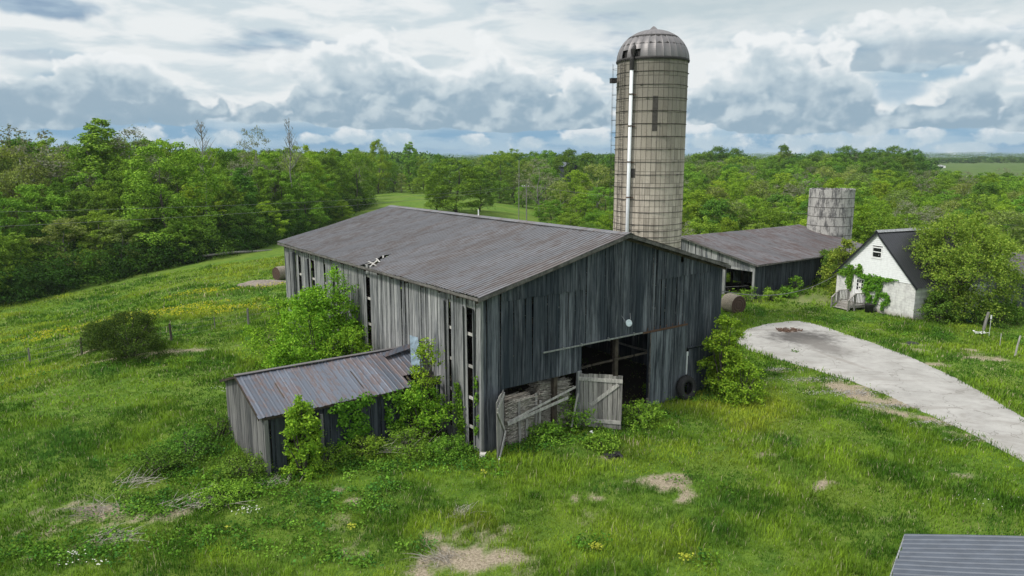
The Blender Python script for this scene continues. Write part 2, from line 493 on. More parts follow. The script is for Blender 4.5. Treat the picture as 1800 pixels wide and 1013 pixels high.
M['tin_cattle'] = tin('cattle_barn_tin', (.12, .115, .125), (.085, .055, .048), sheet_axis=0, along=1, rustamt=.8, rough=.5, ribp=.3)
M['tin_dark'] = plain('dark_house_roof', (.022, .024, .030), .38, .2)
M['tin_blue'] = plain('slate_blue_roof_paint', (.085, .10, .128), .55, .2, .12, 3)
M['tin_pale'] = plain('pale_blue_sheet', (.15, .21, .26), .5, .1, .45, 3)
M['dark_in'] = plain('dark_soil', (.03, .025, .02), .95)
M['galv'] = plain('galvanised_metal', (.30, .31, .32), .5, .4, .35, 9)
M['rusty'] = plain('rusty_metal', (.10, .055, .035), .8, .2, .4, 20)
M['iron'] = plain('black_iron', (.03, .028, .028), .7, .3)
M['white'] = plain('white_paint', (.78, .79, .80), .6, 0, .06, 3)
M['pipe'] = plain('white_pipe', (.74, .77, .80), .35, 0, .05)
M['glass'] = plain('dark_window_glass', (.012, .014, .018), .12)
M['disc'] = plain('pale_disc_enamel', (.66, .74, .78), .4)
M['rubber'] = plain('old_rubber', (.022, .022, .023), .85, 0, .3, 12)
M['hay'] = plain('weathered_hay', (.20, .175, .14), .95, 0, .7, 22)
M['hay_end'] = plain('brown_hay_end', (.07, .042, .03), .95, 0, .5, 25)
M['bark'] = wood('bark', (.035, .03, .025), (.16, .145, .125), sc=(5, 5, 1.2))
M['bark_pale'] = wood('pale_bark', (.12, .115, .105), (.34, .33, .31), sc=(5, 5, 1.2))
M['post'] = wood('fence_post_wood', (.09, .085, .08), (.32, .31, .30), sc=(12, 12, 1))
M['wire'] = plain('wire', (.16, .16, .16), .6, .3)
M['blue'] = plain('blue_plastic', (.012, .075, .15), .5)
M['deck'] = wood('porch_timber', (.16, .15, .14), (.46, .44, .41), sc=(6, 6, 6))
M['soil'] = plain('grey_soil', (.20, .17, .145), .95, 0, .35, 4)
M['leaf_mid'] = leaf('spring_leaves', (.085, .19, .020), (.28, .45, .055))
M['leaf_deep'] = leaf('deep_green_leaves', (.05, .13, .020), (.19, .33, .048))
M['leaf_lime'] = leaf('lime_leaves', (.13, .25, .022), (.34, .49, .05), .33)
M['leaf_olive'] = leaf('olive_leaves', (.13, .20, .042), (.32, .41, .10))
M['leaf_grey'] = leaf('budding_twigs', (.15, .17, .10), (.30, .33, .20))
M['leaf_bush'] = leaf('thorn_bush_leaves', (.022, .055, .011), (.105, .165, .032))
M['leaf_shrub'] = leaf('box_elder_leaves', (.11, .25, .022), (.33, .52, .05), .30, .15)
M['leaf_ivy'] = leaf('ivy_leaves', (.07, .18, .018), (.20, .38, .04), .3, .1)
M['leaf_yard'] = leaf('yard_tree_leaves', (.10, .20, .024), (.38, .50, .085), .33, .1)
M['tint'] = tint_mat('ground_plants')

# ================================================================== LAND
YAW = .6345
BA = Vector((math.cos(YAW), math.sin(YAW), 0)); BB = Vector((-math.sin(YAW), math.cos(YAW), 0)); BO = Vector((-1.305, 28.573, 0))
def bw(u, v, z=0.0): return BO + BA * u + BB * v + Vector((0, 0, z))      # barn-yard frame -> world
def buv(x, y): return (x - BO.x) * BA.x + (y - BO.y) * BA.y, (x - BO.x) * BB.x + (y - BO.y) * BB.y


def vnoise(x, y, sc, seed=0):
    """smooth value noise, vectorised"""
    x = np.asarray(x) / sc + seed * 17.3; y = np.asarray(y) / sc - seed * 9.1
    xi = np.floor(x).astype(np.int64); yi = np.floor(y).astype(np.int64); fx = x - xi; fy = y - yi
    fx = fx * fx * (3 - 2 * fx); fy = fy * fy * (3 - 2 * fy)
    def h(a, b):
        n = (a * 374761393 + b * 668265263 + seed * 362437) & 0x7fffffff
        n = ((n ^ (n >> 13)) * 1274126177) & 0x7fffffff
        return ((n ^ (n >> 16)) & 0xffff) / 65535.0
    return (h(xi, yi) * (1 - fx) + h(xi + 1, yi) * fx) * (1 - fy) + (h(xi, yi + 1) * (1 - fx) + h(xi + 1, yi + 1) * fx) * fy
def fbm(x, y, sc, seed=0, o=4):
    s = 0; a = .5; t = 0
    for i in range(o): s = s + a * vnoise(x, y, sc / 2 ** i, seed + i); t += a; a *= .55
    return s / t


# bare, straw-covered spots (centre px, half sizes in metres, angle, strength)
BARE = [(1172, 852, 1.0, .75, .2, 1.15), (1190, 880, .9, .4, .5, .9), (1150, 900, .8, .3, .6, .8), (1092, 873, .45, .25, 0, .9), (790, 905, 1.3, .55, .3, .75), (820, 985, 2.0, .7, .25, .85), (760, 1005, 1.2, .5, .2, .8), (900, 960, 1.0, .4, .3, .6), (590, 912, .6, .9, .3, .95),
        (150, 895, 1.7, .55, -.2, .95), (60, 910, 1.4, .6, .2, .75), (180, 955, 1.2, .4, .3, .85), (20, 900, 1.4, .5, 0, .7), (210, 925, 1.2, .4, .5, .7), (600, 860, .9, .5, 0, .6), (310, 900, 1.2, .35, .4, .5), (1020, 975, .5, .3, 0, .6),
        (470, 495, 2.6, 1.6, 0, 1.2), (500, 600, 1.4, .7, 0, .5), (230, 628, 4.2, .45, .5, .8), (0, 660, 2.5, .6, .5, .8), (90, 648, 2.6, .4, .45, .6), (140, 590, 1.4, .3, .3, .5),
        (1590, 605, 1.6, .5, -.3, .8), (1690, 615, 1.9, .5, -.2, .7), (1740, 632, 2.4, .5, -.3, .95), (1560, 603, 1.3, .3, 0, .6), (1480, 583, 1.5, .4, -.5, .7), (1640, 640, 1.6, .3, -.3, .7), (1520, 578, 1.2, .3, -.3, .5),
        (1370, 655, 1.2, .6, -.5, .9), (1440, 672, 2.4, .8, -.6, 1.0), (1500, 690, 2.6, .7, -.65, 1.1), (1560, 708, 2.6, .6, -.65, 1.1), (1620, 735, 2.2, .5, -.7, 1.0), (1680, 765, 2.0, .35, -.7, .8),
        (1610, 800, .5, .25, 0, .6), (1340, 800, .5, .3, .3, .5), (1570, 910, .7, .3, .3, .7), (1440, 860, .4, .2, 0, .5), (1680, 835, .5, .3, 0, .5), (1080, 803, .6, .35, .2, 1.0), (1430, 527, 3.6, 1.2, -.1, 1.4), (1300, 560, 2, .8, 0, .5), (1445, 850, .5, .2, 0, .6), (100, 930, 3.2, 1.6, .2, .48), (250, 900, 2.4, .9, .3, .42), (830, 950, 3.0, 1.6, .3, .42), (600, 890, 1.6, 1.2, .3, .4), (1150, 880, 2.2, 1.2, .2, .4), (1000, 985, 2, .6, 0, .4), (1650, 620, 4, 1.2, -.2, .45), (60, 650, 4, 1, .5, .45), (300, 620, 3, .6, .5, .5)]
_BARE = []
for px, py, a, b, an, s in BARE:
    x, y, z = at(px, py); _BARE.append((x, y, a, b, an, s))
INSIDE = [None]
def bare(x, y):
    e = np.zeros_like(np.asarray(x, float))
    for (cx, cy, a, b, an, s) in _BARE:
        dx = x - cx; dy = y - cy
        u = (dx * math.cos(an) + dy * math.sin(an)) / a; v = (-dx * math.sin(an) + dy * math.cos(an)) / b
        e = np.maximum(e, s * np.clip(1.25 - np.sqrt(u * u + v * v) * .8, 0, 1))
    n = fbm(x, y, 1.3, 3, 5); n2 = fbm(x, y, .32, 6, 2)
    r = np.clip((e + (n - .5) * 2.2 + (n2 - .5) * 1.1 - .49) / .45, 0, 1) * (e > .02)
    u_, v_ = buv(np.asarray(x), np.asarray(y))
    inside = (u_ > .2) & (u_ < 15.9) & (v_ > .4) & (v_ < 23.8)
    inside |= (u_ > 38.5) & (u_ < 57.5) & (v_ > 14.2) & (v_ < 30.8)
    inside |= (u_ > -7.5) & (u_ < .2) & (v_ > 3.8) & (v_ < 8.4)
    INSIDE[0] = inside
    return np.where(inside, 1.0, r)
_YEL = [at(*p)[:2] + (a, b) for p, a, b in [((330, 545), 9, 3.5), ((250, 560), 8, 2.5), ((100, 585), 7, 2.0), ((30, 600), 8, 2), ((420, 510), 7, 3), ((200, 520), 9, 3), ((400, 545), 6, 3)]]
def yellow(x, y):
    e = np.zeros_like(np.asarray(x, float))
    for cx, cy, a, b in _YEL: e = np.maximum(e, np.clip(1.3 - np.hypot((x - cx) / a, (y - cy) / b), 0, 1))
    return np.clip(e * 1.2, 0, 1) * np.clip((fbm(x, y, 2.6, 8, 5) - .44) / .16, 0, 1)


def arc_road(side_a, side_b): return [at(*p) for p in side_a], [at(*p) for p in side_b]
ROAD_FAR = [(1316, 578), (1350, 569), (1405, 565), (1440, 572), (1480, 584), (1535, 603), (1600, 627), (1680, 665), (1740, 698), (1800, 735), (1900, 800), (2100, 950)]
ROAD_NEAR = [(1290, 600), (1318, 617), (1345, 625), (1385, 637), (1430, 650), (1500, 672), (1570, 700), (1640, 733), (1710, 765), (1800, 812), (1860, 850), (2000, 950)]
_rf = np.array([at(*p)[:2] for p in ROAD_FAR]); _rn = np.array([at(*p)[:2] for p in ROAD_NEAR])
_poly = np.vstack([_rf, _rn[::-1]])
def in_poly(x, y, P):
    x = np.asarray(x); c = np.zeros(x.shape, bool); n = len(P)
    for i in range(n):
        x1, y1 = P[i]; x2, y2 = P[(i + 1) % n]
        k = ((y1 > y) != (y2 > y)) & (x < (x2 - x1) * (y - y1) / ((y2 - y1) + 1e-12) + x1); c ^= k
    return c


# ground sheet, polar grid around the drone's footpoint, fine where the picture looks
def build_ground():
    azs = np.concatenate([np.arange(-180, -46, 3.0), np.arange(-46, 46.01, .42), np.arange(49, 180, 3.0)]) * math.pi / 180
    rs = np.concatenate([[0.01, 6, 10, 13], np.arange(15, 64, .32), np.geomspace(64.5, 9000, 130)])
    A, Rr = np.meshgrid(azs, rs); X = np.sin(A) * Rr; Y = np.cos(A) * Rr
    Z = T(X, Y)
    near = np.clip((75 - Rr) / 20, 0, 1)
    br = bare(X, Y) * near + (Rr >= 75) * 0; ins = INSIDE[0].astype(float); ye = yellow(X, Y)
    hum = (fbm(X, Y, 2.2, 5, 3) - .5) * .10 * near
    inr = in_poly(X, Y, _poly)
    Z = np.where(inr, Z - .05, Z - np.abs(hum) * (1 - br * .6) - .01)
    na = len(azs); V = np.stack([X, Y, Z], -1).reshape(-1, 3)
    i = np.arange(len(rs) - 1)[:, None]; j = np.arange(na)[None, :]; j2 = (j + 1) % na
    Q = np.stack([i * na + j, (i + 1) * na + j, (i + 1) * na + j2, i * na + j2], -1).reshape(-1, 4)
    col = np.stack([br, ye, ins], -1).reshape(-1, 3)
    m, t, p = material('meadow_ground'); c = t.coord()
    n1 = t.noise(c, .12, 5, .6); n2 = t.noise(c, 1.3, 6, .65); n3 = t.noise(c, 11.0, 6, .8)
    g = t.mix(t.ss(n2, .3, .7), (.05, .12, .015), (.13, .215, .028))
    g = t.mix(t.m('MULTIPLY', t.ss(n1, .42, .62), .55), g, (.15, .205, .032))
    g = t.mix(t.m('MULTIPLY', t.ss(n3, .50, .68), .5), g, (.17, .24, .05)); g = t.mix(t.m('MULTIPLY', t.m('SUBTRACT', 1.0, t.ss(n3, .30, .48)), .7), g, (.028, .062, .012))
    a = t.sep(t.attr('tint', 'Color'))
    s = t.mix(t.ss(n3, .3, .7), (.17, .135, .095), (.44, .38, .29))
    g = t.mix(t.m('MULTIPLY', t.m('ADD', a[0], t.m('MULTIPLY', t.m('SUBTRACT', n3, .5), .8), clamp=True), t.ss(a[0], .02, .2)), g, s)
    g = t.mix(t.m('MULTIPLY', a[1], t.m('MULTIPLY', t.ss(n3, .45, .65), .28)), g, (.30, .30, .03))
    qy = t.sep(c)[1]; g = t.mix(t.m('MULTIPLY', t.ss(qy, 330, 480), .85), g, t.mix(t.ss(n1, .35, .65), (.055, .10, .028), (.095, .145, .042)))
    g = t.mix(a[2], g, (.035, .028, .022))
    t.l.new(g, p.inputs['Base Color']); p.inputs['Roughness'].default_value = 1; p.inputs['Specular IOR Level'].default_value = .1
    t.l.new(t.bump(n3, .8, .06), p.inputs['Normal'])
    me = np_mesh('ground', V, Q, m, col); me.polygons.foreach_set('use_smooth', [True] * len(me.polygons))
    o = link('ground', me); tag(o, kind='structure')
build_ground()


def build_drive():
    n = 60
    def res(P, n):
        d = np.r_[0, np.cumsum(np.hypot(*np.diff(P, axis=0).T))]; s = np.linspace(0, d[-1], n)
        return np.stack([np.interp(s, d, P[:, 0]), np.interp(s, d, P[:, 1])], -1)
    a = res(_rf, n); b = res(_rn, n); k = 14
    t_ = np.linspace(0, 1, k)[None, :, None]
    G = a[:, None] * (1 - t_) + b[:, None] * t_
    wob = (fbm(G[..., 0], G[..., 1], 1.2, 4, 4) - .5) * 1.3
    G[:, 0, 1] += wob[:, 0]; G[:, -1, 1] += wob[:, -1]
    Z = T(G[..., 0], G[..., 1]) + .03; Z[:, 0] -= .06; Z[:, -1] -= .06
    V = np.concatenate([G, Z[..., None]], -1).reshape(-1, 3)
    i = np.arange(n - 1)[:, None]; j = np.arange(k - 1)[None]
    Q = np.stack([i * k + j, i * k + j + 1, (i + 1) * k + j + 1, (i + 1) * k + j], -1).reshape(-1, 4)[:, ::-1]
    m, t, p = material('worn_pale_drive'); c = t.coord()
    f1 = t.noise(c, .5, 6, .65); f2 = t.noise(c, 14, 4, .7)
    # faint wheel streaks that follow the bend
    f3 = t.noise(t.scale(c, (.35, .9, 1)), 1.0, 6, .7, .6)
    g = t.mix(t.ss(f1, .3, .7), (.29, .283, .268), (.405, .397, .38))
    g = t.mix(t.m('MULTIPLY', t.ss(f2, .5, .8), .5), g, (.26, .25, .24))
    g = t.mix(t.m('MULTIPLY', t.ss(f3, .48, .66), .5), g, (.21, .195, .175))
    ck = t.n.new('ShaderNodeTexVoronoi'); ck.feature = 'DISTANCE_TO_EDGE'; ck.inputs['Scale'].default_value = .28; wv_ = t.n.new('ShaderNodeVectorMath'); wv_.operation = 'ADD'; t.l.new(c, wv_.inputs[0]); nn2 = t.n.new('ShaderNodeTexNoise'); nn2.inputs['Scale'].default_value = .8; nn2.inputs['Detail'].default_value = 5; t.l.new(c, nn2.inputs['Vector']); sv = t.n.new('ShaderNodeVectorMath'); sv.operation = 'SCALE'; sv.inputs['Scale'].default_value = 2.5; t.l.new(nn2.outputs['Color'], sv.inputs[0]); t.l.new(sv.outputs[0], wv_.inputs[1]); t.l.new(wv_.outputs[0], ck.inputs['Vector'])
    g = t.mix(t.m('MULTIPLY', t.m('SUBTRACT', 1.0, t.ss(ck.outputs['Distance'], .003, .012)), .55), g, (.14, .13, .115))
    # oily fire-pit stain with its tail
    def spot(px, py, ra, rb, an, s, gcol, colr):
        x, y, z = at(px, py); q = t.sep(c)
        dx = t.m('SUBTRACT', q[0], x); dy = t.m('SUBTRACT', q[1], y); ca, sa = math.cos(an), math.sin(an)
        u = t.m('DIVIDE', t.m('ADD', t.m('MULTIPLY', dx, ca), t.m('MULTIPLY', dy, sa)), ra)
        v = t.m('DIVIDE', t.m('SUBTRACT', t.m('MULTIPLY', dy, ca), t.m('MULTIPLY', dx, sa)), rb)
        r = t.m('SQRT', t.m('ADD', t.m('MULTIPLY', u, u), t.m('MULTIPLY', v, v)))
        e = t.m('ADD', t.m('SUBTRACT', 1.0, r), t.m('MULTIPLY', t.m('SUBTRACT', t.noise(c, 1.6, 5, .65), .5), 1.3))
        return t.mix(t.m('MULTIPLY', t.ss(e, .0, .75), s), gcol, colr)
    g = spot(1410, 594, 3.4, 2.9, .2, 1.0, g, (.075, .07, .066))
    g = spot(1445, 610, 1.6, 3.4, .25, .85, g, (.15, .14, .13))
    g = spot(1480, 635, .35, 3.6, .35, .5, g, (.20, .18, .16))
    g = spot(1385, 583, 1.3, .6, .2, .95, g, (.13, .075, .05))
    t.l.new(g, p.inputs['Base Color']); p.inputs['Roughness'].default_value = .9
    t.l.new(t.bump(f2, .3, .02), p.inputs['Normal'])
    o = link('driveway', np_mesh('driveway', V, Q, m)); tag(o, kind='structure')
    # small burnt rubbish on the stain
    x, y, z = at(1385, 583); mb = MB(); r = random.Random(5)
    for i in range(60):
        a = r.random() * 6.28; d = r.random() ** .7; px, py = x + math.cos(a) * d * 1.0, y + math.sin(a) * d * .55; l = .08 + r.random() * .22; an = r.random() * 3.14
        mb.bar((px, py, z + .05), (px + math.cos(an) * l, py + math.sin(an) * l, z + .06 + r.random() * .08), .04 + r.random() * .05, .03)
    mb.build('burnt_rubbish', M['rusty']); tag(bpy.data.objects['burnt_rubbish'], 'low heap of rusty brown burnt scraps on the dark stain of the pale drive', 'rubbish heap')
build_drive()


# ================================================================== BARN BUILDERS (local frame u, v, z)
def boards(mb, axis, s0, s1, plane, zb, zt, w=.2, out=-1, holes=(), r=None, gap=.012, th=.026, jit=.05, skip=0.0):
    r = r or random.Random(1); s = s0
    while s < s1 - .03:
        wd = min(w * (.72 + .6 * r.random()), s1 - s); a, b = s + gap * r.random(), s + wd - gap * r.random(); mid = (a + b) / 2
        off = r.uniform(-.006, .008); lean = r.gauss(0, .006)
        z0 = zb(mid) + r.uniform(0, jit); ivs = [(z0, None)]
        hs = sorted([(h[2], h[3]) for h in holes if h[0] < mid < h[1]])
        segs = []; cur = z0
        for h0, h1 in hs:
            if h0 > cur + .03: segs.append((cur, h0))
            cur = max(cur, h1)
        if cur < zt(mid): segs.append((cur, None))
        if r.random() > skip:
            for (q0, q1) in segs:
                ta, tb = (zt(a), zt(b)) if q1 is None else (q1 + r.uniform(-.01, .01),) * 2
                if min(ta, tb) - q0 < .04: continue
                p0, p1 = plane + off, plane + off + out * th
                def P(s_, p_, z_): return (s_ + lean * (z_ - q0), p_, z_) if axis == 'u' else (p_, s_ + lean * (z_ - q0), z_)
                c = [P(a, p0, q0), P(b, p0, q0), P(b, p1, q0), P(a, p1, q0), P(a, p0, ta), P(b, p0, tb), P(b, p1, tb), P(a, p1, ta)]
                mb.hexa(c)
        s += wd
    return mb


def tin_roof(mb, u0, z0, u1, z1, v0, v1, pitch=.25, rib=.022, hole=None, nu=24, axis='u', edge=.03, sag=0.0, rr=None):
    """ribbed sheets falling along u (axis 'u') or along v (axis 'v'); sheet edges lie slightly uneven"""
    rr = rr or random.Random(3)
    n = max(1, int(round((v1 - v0) / pitch))); prof = [(0, 0), (.66, 0), (.74, rib), (.9, rib)]
    vs = []
    for i in range(n):
        for f, h in prof: vs.append((v0 + (i + f) * (v1 - v0) / n, h))
    vs.append((v1, 0))
    nv = len(vs); b0 = len(mb.v)
    jit = [rr.uniform(-.012, .012) for _ in range(nv)]
    for k in range(nu + 1):
        f = k / nu; u = u0 + (u1 - u0) * f; z = z0 + (z1 - z0) * f
        for i, (v, h) in enumerate(vs):
            g = (v - v0) / (v1 - v0)
            zz = z + h - sag * 4 * f * (1 - f) * .3 - sag * 4 * g * (1 - g) * .6 + .012 * math.sin(v * 2.1 + u * 1.3)
            uu = u + (jit[i // 4 * 4 % nv] * 2 if k in (0,) else 0)
            mb.v.append((uu, v, zz) if axis == 'u' else (v, uu, zz))
    for k in range(nu):
        for i in range(nv - 1):
            uc = u0 + (u1 - u0) * (k + .5) / nu; vc = (vs[i][0] + vs[i + 1][0]) / 2
            if hole and hole(uc, vc): continue
            a = b0 + k * nv + i
            f = (a, a + 1, a + nv + 1, a + nv)
            mb.f.append(f)
    return mb


# ---- the big tobacco barn
barn = empty('tobacco_barn', BO, YAW, 'big weathered grey plank barn with ribbed tin roof and blackened gable wall', 'barn')
UR, ZR = 8.4, 8.9; U1, Z0, Z1 = 16.0, 6.83, 6.76; VL = 24.0
def barn_top(u): return (Z0 + (ZR - Z0) * u / UR if u < UR else ZR + (Z1 - ZR) * (u - UR) / (U1 - UR)) - .10
hole_poly = np.array([(-.1, 9.9), (-.1, 11.25), (1.35, 11.05), (2.0, 11.35), (1.2, 11.5), (.95, 10.75), (.55, 10.35), (.35, 10.0)])
def roof_hole(u, v): return bool(in_poly(np.array([u]), np.array([v]), hole_poly)[0])
mb = MB()
tin_roof(mb, 0, Z0, UR, ZR, 0, VL, nu=40, hole=roof_hole, sag=.10, rib=.034)
tin_roof(mb, UR, ZR, U1, Z1, 0, VL, nu=16, sag=.10)
mb.bar((UR - .16, -.02, ZR - .03), (UR - .16, VL + .02, ZR - .03), .34, .03, up=(-.24, 0, 1)); mb.bar((UR + .16, -.02, ZR - .03), (UR + .16, VL + .02, ZR - .03), .34, .03, up=(.27, 0, 1))
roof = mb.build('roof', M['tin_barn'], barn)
fr = MB()
for v in np.arange(.3, VL, 1.5):
    fr.bar((0.05, v, Z0 - .25), (UR, v, ZR - .28), .06, .12); fr.bar((U1 - .05, v, Z1 - .25), (UR, v, ZR - .28), .06, .12)
for u in np.arange(.05, UR, .8): fr.bar((u, .05, Z0 + (ZR - Z0) * u / UR - .20), (u, VL - .05, Z0 + (ZR - Z0) * u / UR - .20), .10, .03)
for u in np.arange(UR + .4, U1, .8): fr.bar((u, .05, ZR + (Z1 - ZR) * (u - UR) / (U1 - UR) - .20), (u, VL - .05, ZR + (Z1 - ZR) * (u - UR) / (U1 - UR) - .20), .10, .03)
fr.build('rafters', M['wood_in'], roof)
tr = MB()
tr.bar((-.03, .03, Z0 - .13), (UR, .03, ZR - .13), .05, .16, up=(0, 0, 1)); tr.bar((UR, .035, ZR - .13), (U1 + .03, .035, Z1 - .13), .05, .16)
tr.bar((0.02, 0, Z0 - .13), (0.02, VL, Z0 - .13), .04, .13); tr.bar((U1 - .02, 0, Z1 - .13), (U1 - .02, VL, Z1 - .13), .04, .13)
tr.build('eave_board', M['wood_trim'], roof)
# white snapped roof laths in the hole
lt = MB()
for a, b in [((.1, 10.2), (.9, 10.9)), ((.35, 10.0), (.5, 11.2)), ((.75, 10.4), (.95, 11.2)), ((.15, 10.9), (.7, 10.6)), ((1.2, 10.9), (1.4, 11.3))]:
    lt.bar((a[0], a[1], Z0 + .246 * a[0] - .02), (b[0], b[1], Z0 + .246 * b[0] + .01), .075, .02)
lt.build('snapped_lath', M['wood_light'], roof)

LOW = (1.42, 5.52, -.5, 2.66); BIG = (5.8, 10.3, -.5, 3.86); SD = (13.0, 14.66, -.5, 2.6)
r = random.Random(21); mb = MB()
seam = lambda u: (1.3 < u < 6.0) or (10.7 < u < 15.5)
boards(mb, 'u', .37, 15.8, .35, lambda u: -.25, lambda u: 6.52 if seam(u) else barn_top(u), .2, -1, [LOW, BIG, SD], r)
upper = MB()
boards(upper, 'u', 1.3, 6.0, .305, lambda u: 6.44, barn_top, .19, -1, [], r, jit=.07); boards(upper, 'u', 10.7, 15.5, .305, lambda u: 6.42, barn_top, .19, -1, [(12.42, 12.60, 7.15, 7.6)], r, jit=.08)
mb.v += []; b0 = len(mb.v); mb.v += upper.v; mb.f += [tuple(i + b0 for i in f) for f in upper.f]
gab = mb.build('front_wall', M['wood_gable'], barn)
# long side towards the field, with its open ventilator slots
GAPS = [(22.42, 22.86), (20.68, 21.32), (18.5, 19.08), (16.72, 16.92), (14.75, 15.22), (10.78, 11.14), (2.78, 2.98), (.98, 1.42)]
mb = MB(); r = random.Random(5)
boards(mb, 'v', .37, 23.7, .35, lambda v: -.3 if v < 3 or v > 9 else -.1, lambda v: barn_top(.35), .19, -1, [(a, b, .5 if a > 2 else -.3, 6.3 - (.0 if a > 2 else .05)) for a, b in GAPS], r)
# curled, leaning boards beside the slots
for v in (21.6, 19.3, 15.45, 1.62, .85, 3.15):
    mb.hexa([(.30, v, .2), (.33, v + .15, .2), (.30, v + .15, .2), (.27, v, .2), (.22, v - .02, 6.2), (.33, v + .14, 6.2), (.30, v + .14, 6.2), (.19, v - .02, 6.2)])
mb.box(.12, .30, 21.62, 22.1, .5, 6.35)
mb.build('side_wall', M['wood_side'], barn)
mb = MB(); boards(mb, 'v', .37, 23.7, 15.8, lambda v: -.5, lambda v: barn_top(15.8), .24, 1, [], random.Random(8), gap=.004)
mb.build('side_wall', M['wood_gable'], barn)
mb = MB(); boards(mb, 'u', .37, 15.8, 23.7, lambda u: -1.2, barn_top, .24, 1, [(8.5, 9.3, 2.6, 3.7)], random.Random(9), gap=.004)
mb.build('back_wall', M['wood_side'], barn)
# frame: posts, girts, ties
for i, u in enumerate((.55, 4.4, 8.2, 12.0, 15.6)):
    for j, v in enumerate((.55, 4.4, 8.3, 12.2, 16.1, 20.0, 23.5)):
        mb = MB(); mb.box(u - .1, u + .1, v - .1, v + .1, -.6, barn_top(u) - .22); mb.build('post', M['wood_in'], barn)
mb = MB()
for z in (.9, 2.2, 3.6, 5.0, 6.2):
    mb.bar((.42, .5, z), (.42, 23.6, z), .05, .12); mb.bar((15.7, .5, z), (15.7, 23.6, z), .05, .12)
mb.build('girt', M['wood_light'], barn)
mb = MB()
for v in (.55, 4.4, 8.3, 12.2, 16.1, 20.0, 23.5):
    for z in (4.2, 5.4, 6.55): mb.bar((.5, v, z), (15.7, v, z), .12, .16)
for v0 in (4.4, 8.3, 12.2): mb.bar((4.4, v0, 2.6), (8.2, v0, 4.2), .08, .12)
for u in (2.5, 6.3, 10.1, 13.8):
    for z in (4.28, 5.5): mb.bar((u, .6, z), (u, 23.4, z), .08, .10)
for u in np.arange(1, 15.5, 1.4): mb.bar((u, .44, 2.8 if u > 6 or u < 1.4 else 2.72), (u + 1.3, .44, 2.8), .05, .1)
mb.build('tie_beams', M['wood_in'], barn)
# corner boards
mb = MB(); mb.box(.24, .38, .30, .44, -.2, 6.7); mb.box(.21, .29, .26, .305, -.1, 6.66); mb.build('corner_board', M['wood_side'], barn)
# sliding door track, light part and rusty part
mb = MB(); mb.box(3.5, 9.7, .22, .27, 3.90, 3.96)
for u in (4.6, 5.7, 7.4, 9.1): mb.box(u, u + .05, .20, .30, 3.88, 4.02)
mb.build('door_track', M['galv'], barn)
mb = MB(); mb.box(9.72, 13.0, .22, .27, 3.86, 3.95)
for u in np.arange(10, 13, .45): mb.bar((u, .2, 3.99), (u + .05, .22, 4.12), .03, .03)
mb.build('door_track', M['rusty'], barn)
# sliding door pushed to the right of the big opening
mb = MB(); boards(mb, 'u', 10.27, 12.98, .24, lambda u: .02, lambda u: 3.84, .2, -1, [], random.Random(33), jit=.06)
sdoor = mb.build('sliding_door', M['wood_door'], barn)
mb = MB(); mb.bar((10.24, .20, .1), (10.24, .20, 3.8), .05, .05); mb.box(10.16, 10.26, .14, .2, 1.75, 2.25); mb.box(10.10, 10.24, .14, .26, .0, .5); mb.build('door_edge', M['wood_trim'], sdoor)
mb = MB(); boards(mb, 'u', 13.22, 14.66, .29, lambda u: .05, lambda u: 2.52, .2, -1, [], random.Random(34)); mb.bar((13.1, .25, 2.63), (14.7, .25, 2.60), .05, .07)
mb.build('side_door', M['wood_gable'], barn)
mb = MB(); mb.box(13.06, 13.15, .25, .29, 1.2, 2.2); mb.box(13.05, 13.17, .24, .30, 2.2, 2.42); mb.build('door_strip', M['pipe'], barn)
# round enamel disc with its V bracket
mb = MB(); c = Vector((8.52, .02, 4.62)); n = Vector((-.25, -1, .25)).normalized(); x = n.cross(Vector((0, 0, 1))).normalized(); y = x.cross(n)
for k, (rd, of) in enumerate([(.17, 0), (.15, .012), (.04, .02)]):
    ring = [c + n * of + (x * math.cos(a) + y * math.sin(a)) * rd for a in np.linspace(0, 2 * math.pi, 20, endpoint=False)]
    mb.prism(ring, -n * .02)
disc = mb.build('round_disc', M['disc'], barn)
mb = MB(); mb.tube([(8.30, .3, 4.95), (8.38, .15, 4.72), (8.5, .06, 4.63)], .012); mb.tube([(8.86, .3, 5.0), (8.74, .15, 4.78), (8.56, .06, 4.64)], .012); mb.tube([(8.5, .06, 4.62), (8.5, .33, 4.62)], .014); mb.build('bracket', M['galv'], disc)
# hinged door leaf standing open on the right of the low opening
def leaf_door(h0, h1, o0, o1, nb, seed, name='hinged_door', brace='z'):
    """h0,h1 hinge bottom/top, o0,o1 outer bottom/top"""
    h0, h1, o0, o1 = map(Vector, (h0, h1, o0, o1)); r = random.Random(seed); mb = MB()
    nrm = (o0 - h0).cross(h1 - h0).normalized()
    for k in range(nb):
        a, b = (k + .04) / nb, (k + .95) / nb; e = r.uniform(-.05, .03); e2 = r.uniform(-.04, .06)
        q = [h0.lerp(o0, a), h0.lerp(o0, b), h1.lerp(o1, b), h1.lerp(o1, a)]
        q = [q[0] + Vector((0, 0, e2)), q[1] + Vector((0, 0, e2)), q[2] + Vector((0, 0, e)), q[3] + Vector((0, 0, e))]
        mb.hexa([q[0], q[1], q[1] + nrm * .025, q[0] + nrm * .025, q[3], q[2], q[2] + nrm * .025, q[3] + nrm * .025])
    d = mb.build(name, M['wood_light2'], barn)
    return d, nrm, lambda s, t_, off=0: h0.lerp(o0, s).lerp(h1.lerp(o1, s), t_) + nrm * off
M['wood_light2'] = wood('pale_grey_door_boards', (.11, .107, .105), (.46, .44, .42))
d, nr, Q = leaf_door((5.72, .30, .02), (5.66, .30, 2.62), (6.90, -1.28, .12), (6.84, -1.34, 2.66), 9, 41)
